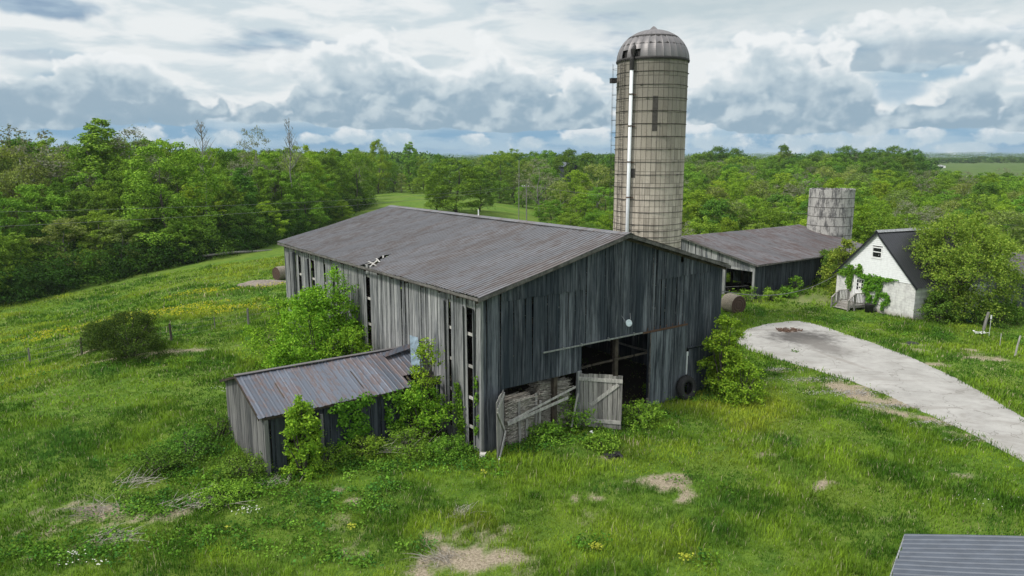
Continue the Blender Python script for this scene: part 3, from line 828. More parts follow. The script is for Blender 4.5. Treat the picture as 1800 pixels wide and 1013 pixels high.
for (a, b) in [((0, .90), (1, .90)), ((.02, .14), (.98, .12)), ((.28, .42), (.90, .84))]:
    mb = MB(); mb.bar(Q(*a, .045), Q(*b, .045), .035, .17, up=(0, 0, 1)); mb.build('brace', M['wood_light'], d)
d, nr, Q = leaf_door((1.40, .27, .05), (1.38, .27, 2.66), (.42, -.62, .10), (.25, -.80, 2.62), 6, 42)
mb = MB()
for (a, b) in [((0, .93), (1, .86)), ((0, .30), (.98, .84)), ]:
    mb.bar(Q(*a, -.03), Q(*b, -.03), .035, .15)
mb.bar(Q(.0, .28, -.07), Q(1.05, -.03, -.08), .04, .15)
mb.build('brace', M['wood_light'], d)
# rails nailed across the low opening
mb = MB(); mb.bar((1.5, .18, 1.18), (5.4, .22, 2.02), .03, .10); mb.build('rail', M['wood_light'], barn)
mb = MB(); mb.bar((1.5, .14, 1.12), (4.9, .16, 1.62), .03, .13); mb.build('rail', M['wood_light'], barn)
mb = MB(); mb.box(5.56, 5.78, .25, .38, -.1, 2.7); mb.build('door_post', M['wood_side'], barn)
mb = MB(); mb.bar((4.9, -.1, .3), (5.5, .15, 1.7), .03, .14); mb.build('rail', M['wood_light'], barn)

# piles of laths (tobacco sticks) inside the low opening
def lath_pile(name, u0, u1, v0, v1, z1, label, n, tilt, seed, lean=0):
    r = random.Random(seed); mb = MB(); c = bw((u0 + u1) / 2, (v0 + v1) / 2, 0); root = None
    for i in range(n):
        f = i / n; z = z1 * f + r.uniform(-.02, .02); v = r.uniform(v0, v1) if r.random() < .5 else v0 + r.uniform(0, .15)
        L = (u1 - u0) * r.uniform(.6, 1.02); cu = (u0 + u1) / 2 + r.uniform(-.22, .22) + lean * f
        an = r.gauss(0, .10); dz = math.tan(tilt + r.gauss(0, .07) + .12 * math.sin(f * 9)) * L / 2
        mb.bar((cu - math.cos(an) * L / 2, v - math.sin(an) * L / 2, max(.02, z - dz)), (cu + math.cos(an) * L / 2, v + math.sin(an) * L / 2, max(.02, z + dz)), .035, .03)
    o = mb.build(name, M['lath']); o.location = BO; o.rotation_euler = (0, 0, YAW)
    tag(o, label, 'lath pile', kind='stuff')
lath_pile('lath_pile', 1.75, 3.2, .48, 1.4, 1.95, 'upright stack of pale dry laths behind the open door leaf at the barn corner', 900, 0, 1)
lath_pile('lath_pile', 3.75, 5.4, .7, 1.7, 2.3, 'slanting heap of pale dry laths in the right half of the low barn opening', 1100, -.16, 2)
mb = MB()
for i, (u, z) in enumerate([(2.35, 1.9), (3.25, 2.1), (2.7, 1.0), (3.4, 1.7)]): mb.bar((u, .40, -.05), (u + .05 * (i - 1), .42, z), .13, .05, up=(0, 1, 0))
o = mb.build('loose_planks', M['wood_light2']); o.location = BO; o.rotation_euler = (0, 0, YAW); tag(o, 'row of pale grey planks standing loosely in front of the lath stack', 'planks')
# a dim old wagon load / hay inside so the interior is not empty
# ---- lean-to shed on the field side
shed = empty('plank_shed', bw(-4, 6, T1(*bw(-4, 6)[:2])), YAW, 'low grey plank shed with rust-streaked tin roof joined to the barn side, overgrown with vines', 'shed')
def so(p): return (p[0] + 4, p[1] - 6, p[2] - shed.location.z)
class SM(MB):
    def build(s, name, mat, parent=None, smooth=False):
        s.v = [so(p) for p in s.v]; return MB.build(s, name, mat, parent, smooth)
SR = (6.35, 3.45); SF = (3.38, 2.48); SB = (8.78, 2.66)
mb = SM(); tin_roof(mb, SF[0], SF[1], SR[0], SR[1], -7.97, -1.3, pitch=.31, rib=.02, nu=12, axis='v', sag=.05)
tin_roof(mb, SF[0] + .9, SF[1] + .28, SR[0], SR[1], -1.3, .2, pitch=.31, rib=.02, nu=8, axis='v')
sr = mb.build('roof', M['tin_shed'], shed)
mb = SM(); tin_roof(mb, SR[0], SR[1], SB[0], SB[1], -7.97, .2, pitch=.31, rib=.02, nu=8, axis='v', sag=.05)
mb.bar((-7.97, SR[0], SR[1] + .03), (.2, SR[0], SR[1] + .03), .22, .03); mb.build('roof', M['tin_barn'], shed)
mb = SM()
for u in np.arange(-7.7, .2, 1.1):
    mb.bar((u, SF[0] + .05, SF[1] - .08), (u, SR[0], SR[1] - .08), .05, .09); mb.bar((u, SB[0] - .05, SB[1] - .08), (u, SR[0], SR[1] - .08), .05, .09)
mb.bar((-7.95, SF[0], SF[1] - .05), (-7.95, SR[0], SR[1] - .05), .04, .1); mb.bar((-7.95, SB[0], SB[1] - .05), (-7.95, SR[0], SR[1] - .05), .04, .1)
for v, z in ((3.45, 2.40), (8.6, 2.6)): mb.bar((-7.8, v, z), (.2, v, z), .1, .1)
mb.build('rafters', M['wood_in'], sr)
def shed_top(v): return (SF[1] + (SR[1] - SF[1]) * (v - SF[0]) / (SR[0] - SF[0]) if v < SR[0] else SR[1] + (SB[1] - SR[1]) * (v - SR[0]) / (SB[0] - SR[0])) - .05
mb = SM(); boards(mb, 'v', 3.55, 8.6, -7.75, lambda v: -.2, shed_top, .19, -1, [], random.Random(61), jit=.1); mb.build('end_wall', M['wood_shed'], shed)
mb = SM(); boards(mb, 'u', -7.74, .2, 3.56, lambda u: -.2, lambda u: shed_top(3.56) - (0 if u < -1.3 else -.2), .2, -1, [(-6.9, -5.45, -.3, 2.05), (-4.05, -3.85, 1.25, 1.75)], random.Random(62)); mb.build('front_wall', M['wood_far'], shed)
mb = SM(); boards(mb, 'u', -7.74, .2, 8.58, lambda u: -.2, lambda u: shed_top(8.58), .2, 1, [], random.Random(63)); mb.build('back_wall', M['wood_shed'], shed)
mb = SM(); mb.box(-7.76, -7.60, 3.40, 3.56, -.1, 2.42); mb.build('corner_post', M['wood_shed'], shed)
mb = SM(); mb.box(-5.5, -5.38, 3.42, 3.54, -.1, 2.1); mb.build('door_post', M['wood_shed'], shed)
# loose tin sheets leaning where the shed meets the barn
def sheet(pts, mat, name, label):
    p = [bw(*q) for q in pts]; n = (p[1] - p[0]).cross(p[3] - p[0]).normalized(); mb = MB(); N = 14
    for i in range(N + 1):
        for j in range(2):
            q = p[0].lerp(p[1], i / N).lerp(p[3].lerp(p[2], i / N), j) + n * (.02 * (i % 2)); mb.v.append(tuple(q))
    for i in range(N): mb.f.append((2 * i, 2 * i + 2, 2 * i + 3, 2 * i + 1))
    o = mb.build(name, mat); so_ = o.modifiers.new('thick', 'SOLIDIFY'); so_.thickness = .006; return tag(o, label, 'metal sheet')
sheet([(.2, 6.3, 4.0), (.2, 5.5, 4.05), (-.35, 4.1, 3.0), (-.6, 4.75, 3.05)], M['tin_pale'], 'tin_sheet', 'pale blue-white tin sheet lying against the barn side above the shed roof')
sheet([(-1.5, 6.0, 3.42), (-1.45, 5.6, 3.36), (.1, 5.8, 3.52), (.05, 6.25, 3.6)], M['tin_shed'], 'tin_sheet', 'curled grey tin strip lying on the shed ridge against the barn')

# ---- cattle barn behind
cb = empty('cattle_barn', bw(38.4, 14.13), YAW, 'low dark cattle barn with broad brownish tin roof and black open doorway', 'barn')
CW, CL, CE, CRZ = 16.8, 19.2, 3.15, 4.9
mb = MB()
def ctr(v): return CE + (CRZ - CE) * (1 - abs(v - CW / 2) / (CW / 2 + .4)) + .0
tin_roof(mb, -.45, CE, CW / 2, CRZ, -.35, CL + .4, pitch=.3, rib=.018, nu=14, axis='v', sag=.08)
tin_roof(mb, CW / 2, CRZ, CW + .45, CE, -.35, CL + .4, pitch=.3, rib=.018, nu=14, axis='v', sag=.08)
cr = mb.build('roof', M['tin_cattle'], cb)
mb = MB(); mb.bar((-.32, -.45, CE - .1), (-.32, CW / 2, CRZ - .1), .05, .14); mb.bar((-.32, CW + .45, CE - .1), (-.32, CW / 2, CRZ - .1), .05, .14); mb.bar((-.3, -.42, CE - .1), (CL + .3, -.42, CE - .1), .04, .12)
mb.build('eave_board', M['wood_trim'], cr)
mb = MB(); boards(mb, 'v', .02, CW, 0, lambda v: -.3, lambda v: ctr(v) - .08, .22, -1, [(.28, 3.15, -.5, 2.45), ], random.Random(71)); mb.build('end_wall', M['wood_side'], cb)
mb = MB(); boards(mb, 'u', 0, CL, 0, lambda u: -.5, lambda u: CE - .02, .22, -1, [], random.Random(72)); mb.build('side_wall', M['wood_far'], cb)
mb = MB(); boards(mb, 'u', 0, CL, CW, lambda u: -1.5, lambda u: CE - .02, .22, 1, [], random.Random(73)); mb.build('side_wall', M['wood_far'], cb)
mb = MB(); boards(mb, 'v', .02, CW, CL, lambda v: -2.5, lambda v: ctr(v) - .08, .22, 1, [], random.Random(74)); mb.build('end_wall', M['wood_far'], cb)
mb = MB(); mb.box(-.1, .12, .02, .24, -.2, 2.9); mb.box(-.08, .1, 3.12, 3.3, -.2, 2.6); mb.box(-.07, .08, .2, 3.2, 2.45, 2.62); mb.build('door_frame', M['wood_side'], cb)
for v in (4.2, 8.4, 12.6):
    for u in (4, 8, 12, 16): mb = MB(); mb.box(u - .1, u + .1, v - .1, v + .1, -.5, 4); mb.build('post', M['wood_in'], cb)

# ================================================================== SILO
SX, SY, SRAD, SH = 9.35, 50.3, 2.33, 18.6
silo = empty('stave_silo', (SX, SY, 0), 0, 'tall tan concrete stave silo with ribbed grey dome behind the big barn', 'silo')
# staves: every second column of joints shifted by half a stave
STH = .76; nst = 44
m, t, p = material('concrete_staves'); c = t.coord(); isl = t.island(); q = t.sep(c)
n1 = t.noise(t.scale(c, (3, 3, .35)), 1, 7, .7); n2 = t.noise(c, 9, 5, .7)
hz = t.m('DIVIDE', q[2], 18.6)
g = t.mix(t.ss(n1, .3, .7), (.36, .318, .262), (.63, .57, .48))
# weathering: upper staves carry old grey lichen, lower ones stay pale
up = t.ss(t.m('ADD', hz, t.m('MULTIPLY', t.m('SUBTRACT', n1, .5), .5)), .42, .98)
g = t.mix(t.m('MULTIPLY', up, .80), g, (.15, .14, .125))
g = t.mix(t.m('MULTIPLY', t.ss(isl, .55, 1.0), .35), g, (.12, .105, .085))
g = t.mix(t.m('MULTIPLY', t.ss(n2, .52, .72), .35), g, (.08, .07, .06)); n4 = t.noise(t.scale(c, (5, 5, .16)), 1, 6, .7); g = t.mix(t.m('MULTIPLY', t.ss(n4, .54, .68), .65), g, (.085, .078, .07))
t.l.new(g, p.inputs['Base Color']); p.inputs['Roughness'].default_value = .95; t.l.new(t.bump(n2, .3, .02), p.inputs['Normal'])
M['stave'] = m
mb = MB(); g_ = .013; rs = random.Random(2)
for k in range(nst):
    a0 = 2 * math.pi * k / nst; a1 = 2 * math.pi * (k + 1) / nst; z = -.2 - (STH / 2 if k % 2 else 0) * 0
    rows = 26
    for i in range(rows):
        z0 = i * STH + (0 if k % 2 == 0 else STH * .0); z1 = min(SH, z0 + STH)
        if z0 >= SH: break
        rr = SRAD + rs.uniform(-.008, .008); e = g_ / SRAD
        pts = []
        for zz in (z0 + g_, z1 - g_):
            pts += [(rr * math.cos(a0 + e), rr * math.sin(a0 + e), zz), (rr * math.cos(a1 - e), rr * math.sin(a1 - e), zz)]
        b = len(mb.v); rin = SRAD - .05
        mb.hexa([(rin * math.cos(a0 + e), rin * math.sin(a0 + e), z0 + g_), (rin * math.cos(a1 - e), rin * math.sin(a1 - e), z0 + g_), (rr * math.cos(a1 - e), rr * math.sin(a1 - e), z0 + g_), (rr * math.cos(a0 + e), rr * math.sin(a0 + e), z0 + g_),
                 (rin * math.cos(a0 + e), rin * math.sin(a0 + e), z1 - g_), (rin * math.cos(a1 - e), rin * math.sin(a1 - e), z1 - g_), (rr * math.cos(a1 - e), rr * math.sin(a1 - e), z1 - g_), (rr * math.cos(a0 + e), rr * math.sin(a0 + e), z1 - g_)])
shell = mb.build('stave_shell', M['stave'], silo)
mb = MB(); mb.lathe([(SRAD - .03, -.3), (SRAD - .03, SH - .02)], 44, math.pi / 44 * 0); mb.build('joint_core', plain('dark_mortar', (.13, .12, .105), .95), shell)
M['black_stave'] = plain('blackened_stave', (.06, .055, .05), .95, var=.3)
# stained dark staves (the blackened doorway column remains on the right face)
mb = MB()
for i, (kk, z0, z1) in enumerate([(32, 14.0, 16.2), (28, 11.0, 11.6)]):
    a0 = 2 * math.pi * (kk + .05) / nst; a1 = 2 * math.pi * (kk + .95) / nst; rr = SRAD + .012
    mb.add([(rr * math.cos(a0), rr * math.sin(a0), z0), (rr * math.cos(a1), rr * math.sin(a1), z0), (rr * math.cos(a1), rr * math.sin(a1), z1), (rr * math.cos(a0), rr * math.sin(a0), z1)], [(0, 1, 2, 3)]); mb.build('dark_stave', M['black_stave'], shell); mb = MB()

# steel hoops
M['hoop'] = plain('dark_rusty_hoop', (.06, .05, .043), .8, .1, .4, 10)
z = SH - .02; hoops = []
while z > .3: hoops.append(z); z -= (.82 if z > 8.5 else (.41 if z > 5 else .34))
nh = 0
for z in hoops:
    mb = MB(); pts = []
    b0 = len(mb.v); tr_ = .018
    for k in range(64):
        a = 2 * math.pi * k / 64
        for jx, (dr, dz) in enumerate([(0, -tr_), (tr_ * 1.6, 0), (0, tr_)]): mb.v.append(((SRAD + .01 + dr) * math.cos(a), (SRAD + .01 + dr) * math.sin(a), z + dz + .006 * math.sin(a * 5 + z * 3)))
    for k in range(64):
        k2 = (k + 1) % 64
        for jx in range(2): mb.f.append((k * 3 + jx, k2 * 3 + jx, k2 * 3 + jx + 1, k * 3 + jx + 1))
    for la in (-.35, 1.9, 3.9):
        la += nh * .17; ca, sa = math.cos(la), math.sin(la); mb.bar(((SRAD + .03) * ca - sa * -.1, (SRAD + .03) * sa + ca * -.1, z), ((SRAD + .03) * ca - sa * .1, (SRAD + .03) * sa + ca * .1, z), .07, .05)
    mb.build('hoop', M['hoop'], silo); nh += 1
# dome of ribbed panels
prof = [(SRAD + .05, SH - .05)] + [(SRAD * math.cos(t_) + .03, SH + (SRAD * .86) * math.sin(t_)) for t_ in np.linspace(0, math.pi / 2 * .93, 22)] + [(.12, SH + SRAD * .93), (.02, SH + SRAD * .96)]
nd = 30; mb = MB(); CH = 14     # chute column angle
a_ch = math.radians(-128)       # direction of pipe/ladder side on the silo (towards camera-left)
for k in range(nd):
    a0, a1 = 2 * math.pi * k / nd, 2 * math.pi * (k + 1) / nd; am = (a0 + a1) / 2
    for i in range(len(prof) - 1):
        (r0, z0), (r1, z1) = prof[i], prof[i + 1]
        dd = (am - a_ch + math.pi) % (2 * math.pi) - math.pi
        if (abs(dd) < .10 or abs(dd + .30) < .11) and 1 <= i <= 4: continue
        b = len(mb.v)
        for rr, zz in ((r0, z0), (r1, z1)):
            for f, bump_ in ((0, 0.03), (.08, 0), (.5, 0.0), (.92, 0), (1, .03)):
                a = a0 + (a1 - a0) * f; q = rr + bump_ * min(1, rr / 1.0); mb.v.append((q * math.cos(a), q * math.sin(a), zz))
        for f in range(4): mb.f.append((b + f, b + f + 1, b + 5 + f + 1, b + 5 + f))
dm, t, p = material('dome_steel'); c = t.coord(); n1 = t.noise(t.scale(c, (2.5, 2.5, .6)), 1, 6, .65)
t.l.new(t.mix(t.ss(n1, .3, .7), (.15, .142, .148), (.20, .19, .196)), p.inputs['Base Color']); p.inputs['Metallic'].default_value = .35; p.inputs['Roughness'].default_value = .5
dome = mb.build('dome', dm, silo, True)
mb = MB(); mb.lathe([(SRAD + .07, SH - .12), (SRAD + .09, SH - .02), (SRAD + .05, SH + .06)], 48); mb.build('dome_rim', M['iron'], dome)
mb = MB(); mb.lathe([(SRAD - .12, SH), (SRAD - .2, SH + .9), (SRAD * .7, SH + 1.5), (.05, SH + 1.9)], 24); mb.build('dome_lining', M['iron'], dome)
# filler pipe, ladder with cage and small platform
def sp(a, rr, z): return (rr * math.cos(a), rr * math.sin(a), z)
ap = math.radians(-131)
mb = MB(); mb.tube([sp(ap, SRAD + .24, 1.0), sp(ap, SRAD + .24, SH - .75)], .115, 12); mb.tube([sp(ap, SRAD + .24, 6.2), sp(ap, SRAD + .24, 6.35)], .135, 12)
pipe = mb.build('filler_pipe', M['pipe'], silo, True)
mb = MB()
for z in (4.8, 7.3, 9.7, 12, 14.3, 16.3): mb = MB(); mb.lathe([(.125, z), (.15, z), (.15, z + .07), (.125, z + .07)], 12, cx=sp(ap, SRAD + .24, 0)[0], cy=sp(ap, SRAD + .24, 0)[1]); mb.bar(sp(ap - .12, SRAD, z), sp(ap + .12, SRAD + .1, z), .05, .05); mb.build('pipe_bracket', M['rusty'], pipe)
mb = MB()
mb.tube([sp(ap, SRAD + .24, SH - .78), sp(ap, SRAD + .22, SH - .1), sp(ap - .02, SRAD + .05, SH + .45), sp(ap - .05, SRAD - .5, SH + .9)], [.13, .15, .17, .17], 10)
mb.build('pipe_elbow', M['iron'], pipe)
al = math.radians(-152)
mb = MB()
for s in (-.085, .085): mb.tube([sp(al + s, SRAD + .1, .5), sp(al + s, SRAD + .1, SH - .05)], .018, 6)
for z in np.arange(.6, SH - .1, .3): mb.tube([sp(al - .085, SRAD + .1, z), sp(al + .085, SRAD + .1, z)], .012, 5)
mb.build('ladder', M['iron'], silo)
mb = MB(); ac = math.radians(-170)
for s in (-.16, 0, .16): mb.tube([sp(ac + s, SRAD + .42 - abs(s), 8.2), sp(ac + s, SRAD + .42 - abs(s), SH - .2)], .008, 4)
for z in np.arange(8.2, SH, .82): mb.tube([sp(ac - .22, SRAD, z), sp(ac - .16, SRAD + .28, z), sp(ac, SRAD + .42, z), sp(ac + .16, SRAD + .28, z), sp(ac + .22, SRAD, z)], .009, 4)
mb.build('ladder_cage', M['iron'], silo)
mb = MB(); mb.box(-.18, .18, -.22, .22, -.14, .14); mb.box(-.2, .2, -.24, .24, .14, .17); b = mb.build('junction_box', M['iron'], silo); b.location = sp(ac, SRAD + .36, SH - 1.3); b.rotation_euler = (0, 0, ac)

# ---- roofless short silo behind the cattle barn
x2, y2, z2 = atY(1463, 331, 79.5); g2 = T1(x2, y2) - .5
s2 = empty('short_silo', (x2, y2, g2), 0, 'short roofless white-washed concrete silo with black streaks behind the cattle barn', 'silo')
H2 = z2 - g2; R2 = 2.30
m, t, p = material('stained_whitewash'); c = t.coord(); n1 = t.noise(t.scale(c, (1.6, 1.6, .6)), 1, 8, .75); n2 = t.noise(c, 4, 6, .75)
g = t.mix(t.ss(n2, .3, .7), (.30, .29, .28), (.50, .49, .47)); g = t.mix(t.m('MULTIPLY', t.ss(n1, .46, .60), .85), g, (.075, .075, .08))
g = t.mix(t.m('MULTIPLY', t.ss(n2, .56, .70), .5), g, (.10, .095, .09))
t.l.new(g, p.inputs['Base Color']); p.inputs['Roughness'].default_value = .95; t.l.new(t.bump(n2, .5, .03), p.inputs['Normal'])
mb = MB(); nseg = 12; zz = 0
NR = int(H2 / .93); rows = np.linspace(0, H2, NR + 1); nseg = 16
for i in range(NR):
    for k in range(nseg):
        a0, a1 = 2 * math.pi * (k + .02 + .5 * (i % 2)) / nseg, 2 * math.pi * (k + .98 + .5 * (i % 2)) / nseg; z0, z1 = rows[i] + .03, rows[i + 1] - .03; b = len(mb.v)
        for zz in (z0, z1):
            for f in range(6):
                a = a0 + (a1 - a0) * f / 5
                jag = (random.random() * .12 if i == NR - 1 and zz == z1 else 0)
                mb.v.append((R2 * math.cos(a), R2 * math.sin(a), zz - jag)); mb.v.append(((R2 - .18) * math.cos(a), (R2 - .18) * math.sin(a), zz - jag))
        for f in range(5):
            A, B, C_, D_ = b + 2 * f, b + 2 * f + 2, b + 12 + 2 * f + 2, b + 12 + 2 * f
            mb.f += [(A, B, C_, D_), (A + 1, D_ + 1, C_ + 1, B + 1), (D_, C_, C_ + 1, D_ + 1), (A + 1, B + 1, B, A)]
mb.build('block_shell', m, s2)
mb = MB(); mb.lathe([(R2 - .03, 0), (R2 - .03, H2 - .15), (R2 - .15, H2 - .15), (R2 - .15, 0)], 40)
for z in rows[1:-1]: mb.lathe([(R2 - .02, z - .045), (R2 + .03, z), (R2 - .02, z + .045)], 40)
mb.build('hoop', plain('dark_hoops', (.06, .055, .05), .9), s2)

# ================================================================== WHITE HOUSE
HY = .40; HW, HE, HA, HLn = 7.55, 2.74, 6.45, 8.0
HR = Vector((math.cos(HY), math.sin(HY), 0)); HL = Vector((-math.sin(HY), math.cos(HY), 0)); HO = Vector((30.75, 54.51, 0))
def hw(r_, l_, z=0): return HO + HR * r_ + HL * l_ + Vector((0, 0, z))
house = empty('white_house', HO, HY, 'small white gabled outbuilding with dark metal roof, green-draped front and wooden porch steps', 'house')
m, t, p = material('white_block_wall'); c = t.coord(); q = t.sep(c)
n1 = t.noise(c, 2.0, 6, .7); n2 = t.noise(c, 12, 4, .7)
br = t.n.new('ShaderNodeTexBrick'); t.l.new(t.xyz(q[1], q[2], 0.0), br.inputs['Vector']); br.inputs['Scale'].default_value = 1; br.inputs['Brick Width'].default_value = .42; br.inputs['Row Height'].default_value = .21; br.inputs['Mortar Size'].default_value = .012
br.inputs['Color1'].default_value = (.72, .72, .71, 1); br.inputs['Color2'].default_value = (.67, .67, .67, 1); br.inputs['Mortar'].default_value = (.56, .56, .56, 1)
g = t.mix(t.m('MULTIPLY', t.ss(n1, .44, .62), .55), br.outputs[0], (.40, .39, .40)); g = t.mix(t.m('MULTIPLY', t.m('SUBTRACT', 1.0, t.ss(t.m('ADD', q[2], t.m('MULTIPLY', n2, .5)), .3, .75)), .6), g, (.24, .20, .17))
t.l.new(g, p.inputs['Base Color']); p.inputs['Roughness'].default_value = .9
M['block'] = m
M['siding'] = plain('white_siding', (.80, .82, .84), .6, 0, .06, 5)
mb = MB()   # block walls to eave height
DO = (4.72, 5.66)   # door span along l
mb.box(0, .2, 0, DO[0], -.3, HE); mb.box(0, .2, DO[1], HW, -.3, HE); mb.box(0, .2, DO[0], DO[1], 2.52, HE); mb.box(0, .2, DO[0], DO[1], -.3, .44)
mb.box(.2, HLn, 0, .2, -.3, HE); mb.box(.2, HLn, HW - .2, HW, -.3, HE); mb.box(HLn - .2, HLn, .2, HW - .2, -.3, HE)
mb.build('block_wall', M['block'], house)
mb = MB(); nrow = 24   # lapped siding in the gable, around the attic window
WN = (3.24, 4.20, 4.40, 5.22)
def half(z): return HW / 2 * (1 - (z - HE) / (HA - HE)) + .02
for i in range(nrow):
    z0 = HE + .02 + (HA - HE - .08) * i / nrow; z1 = HE + .02 + (HA - HE - .08) * (i + 1) / nrow + .02
    h0 = half(z0); h1 = max(.01, half(z1)); c0 = HW / 2
    spans = [(c0 - h0, c0 - h1, c0 + h0, c0 + h1)]
    if z1 > WN[2] + .02 and z0 < WN[3] - .02:
        spans = [(c0 - h0, c0 - h1, WN[0], WN[0]), (WN[1], WN[1], c0 + h0, c0 + h1)]
    for (l0, l0t, l1, l1t) in spans:
        mb.hexa([(-.035, l0, z0), (.1, l0, z0), (.1, l1, z0), (-.035, l1, z0), (-.01, l0t, z1), (.1, l0t, z1), (.1, l1t, z1), (-.01, l1t, z1)])
mb.build('gable_siding', M['siding'], house)
mb = MB(); mb.prism([(HLn - .1, 0, HE), (HLn - .1, HW, HE), (HLn - .1, HW / 2, HA - .05)], (.1, 0, 0)); mb.build('gable_siding', M['siding'], house)
wf = MB(); fw_ = .09
wf.box(-.06, .05, WN[0] - .02, WN[1] + .02, WN[2] - .12, WN[2] + .03); wf.box(-.05, .05, WN[0], WN[1], WN[3] - .07, WN[3] + .02)
wf.box(-.05, .05, WN[0], WN[0] + fw_, WN[2] + .03, WN[3] - .07); wf.box(-.05, .05, WN[1] - fw_, WN[1], WN[2] + .03, WN[3] - .07); wf.box(-.045, .04, WN[0] + fw_, WN[1] - fw_, 4.80, 4.87)
wn = wf.build('window', M['white'], house)
mb = MB(); mb.box(0.0, .02, WN[0] + fw_, WN[1] - fw_, WN[2] + .03, WN[3] - .07); mb.build('pane', M['glass'], wn)
mb = MB(); mb.box(-.01, -.002, WN[0] + .3, WN[0] + .36, WN[2] + .18, WN[2] + .22); mb.build('pane_scrap', M['white'], wn)
# door with a nine-light window and papers
mb = MB(); d0, d1 = DO[0] + .05, DO[1] - .05; g0, g1, gz0, gz1 = 4.84, 5.48, 1.50, 2.36
mb.box(.02, .07, d0, g0, .46, 2.5); mb.box(.02, .07, g1, d1, .46, 2.5); mb.box(.02, .07, g0, g1, .46, gz0); mb.box(.02, .07, g0, g1, gz1, 2.5)
for i in (1, 2): mb.box(.015, .06, g0 + (g1 - g0) * i / 3 - .02, g0 + (g1 - g0) * i / 3 + .02, gz0, gz1); mb.box(.012, .06, g0, g1, gz0 + (gz1 - gz0) * i / 3 - .015, gz0 + (gz1 - gz0) * i / 3 + .015)
mb.box(.0, .02, d0 + .14, d1 - .14, .62, 1.3)
door = mb.build('door', M['white'], house)
mb = MB(); mb.box(.045, .055, g0, g1, gz0, gz1); mb.build('pane', M['glass'], door)
mb = MB(); mb.box(.0, .008, 4.98, 5.25, 1.78, 2.10); mb.box(.0, .008, 5.02, 5.28, 1.42, 1.66); mb.build('notice', plain('paper', (.75, .75, .73), .8), door)
mb = MB(); mb.lathe([(.0, 0), (.03, .0), (.035, .03), (.02, .05)], 10); h_ = mb.build('handle', M['galv'], door); h_.location = (0, 4.85, 1.45); h_.rotation_euler = (0, -1.57, 0)
mb = MB(); mb.box(-.03, .04, DO[0] - .08, DO[0] + .05, .44, 2.6); mb.box(-.03, .04, DO[1] - .05, DO[1] + .08, .44, 2.6); mb.box(-.032, .04, DO[0] + .05, DO[1] - .05, 2.5, 2.6); mb.build('door_frame', M['white'], house)
mb = MB(); mb.box(-.12, .05, 3.35, 3.95, 2.78, 2.84); mb.box(-.08, .0, 4.0, 4.2, 2.84, 2.9); mb.build('lintel_shelf', M['wood_trim'], house)
# roof: dark ribbed metal
mb = MB(); ov = .28; sl = (HA - HE) / (HW / 2)
tin_roof(mb, -ov, HE - ov * sl + .06, HW / 2, HA + .06, -.25, HLn + .3, pitch=.23, rib=.02, nu=4, axis='v'); tin_roof(mb, HW / 2, HA + .06, HW + ov, HE - ov * sl + .06, -.25, HLn + .3, pitch=.23, rib=.02, nu=4, axis='v')
hr_ = mb.build('roof', M['tin_dark'], house)
mb = MB(); mb.bar((-.27, HW / 2 - .11, HA + .06), (HLn + .3, HW / 2 - .11, HA + .06), .26, .025, up=(0, -.9, 1)); mb.bar((-.27, HW / 2 + .11, HA + .06), (HLn + .3, HW / 2 + .11, HA + .06), .26, .025, up=(0, .9, 1)); mb.build('ridge_cap', M['galv'], hr_)
mb = MB(); mb.bar((-.22, -ov, HE - ov * sl - .03), (-.22, HW / 2, HA - .03), .04, .14); mb.bar((-.22, HW + ov, HE - ov * sl - .03), (-.22, HW / 2, HA - .03), .04, .14); mb.build('barge_board', M['tin_dark'], hr_)
# porch
porch = empty('porch', (0, 0, 0)); porch.parent = house
mb = MB()
for i in range(9): mb.box(-1.25 + i * .14, -1.25 + i * .14 + .13, 4.35, 6.15, .38, .43)
for u in (-1.2, -.1):
    for l in (4.42, 6.08): mb.box(u - .05, u + .05, l - .05, l + .05, -.2, .38)
mb.box(-1.27, -1.23, 4.35, 6.15, .22, .38); mb.box(-1.25, 0, 4.35, 4.39, .22, .38); mb.box(-1.25, 0, 6.11, 6.15, .22, .38)
mb.build('deck', M['deck'], porch)
for i in range(2):
    mb = MB(); mb.box(-1.85 + i * .3, -1.85 + i * .3 + .27, 4.5, 6.0, .08 + i * .15, .12 + i * .15); mb.box(-1.60 + i * .3, -1.57 + i * .3, 4.5, 6.0, .10 + i * .15, .22 + i * .15); mb.build('step', M['deck'], porch)
for l in (4.40, 6.10):
    mb = MB(); mb.box(-1.3, -1.2, l - .05, l + .05, -.1, 1.4); mb.box(-.12, -.03, l - .05, l + .05, .4, 1.4); mb.bar((-1.25, l, 1.40), (-.03, l, 1.40), .12, .05); mb.bar((-1.25, l, .55), (-.03, l, .55), .05, .08)
    for u in np.arange(-1.12, -.1, .17): mb.box(u, u + .04, l - .02, l + .02, .55, 1.38)
    mb.box(-1.98, -1.89, l - .05, l + .05, -.2, .85); mb.bar((-1.98, l, .86), (-1.2, l, 1.42), .12, .05); mb.bar((-1.95, l, .15), (-1.2, l, .6), .05, .08)
    for k in range(4): u = -1.84 + k * .16; mb.box(u, u + .04, l - .02, l + .02, .25 + k * .1, .92 + k * .11)
    mb.build('railing', M['deck'], porch)

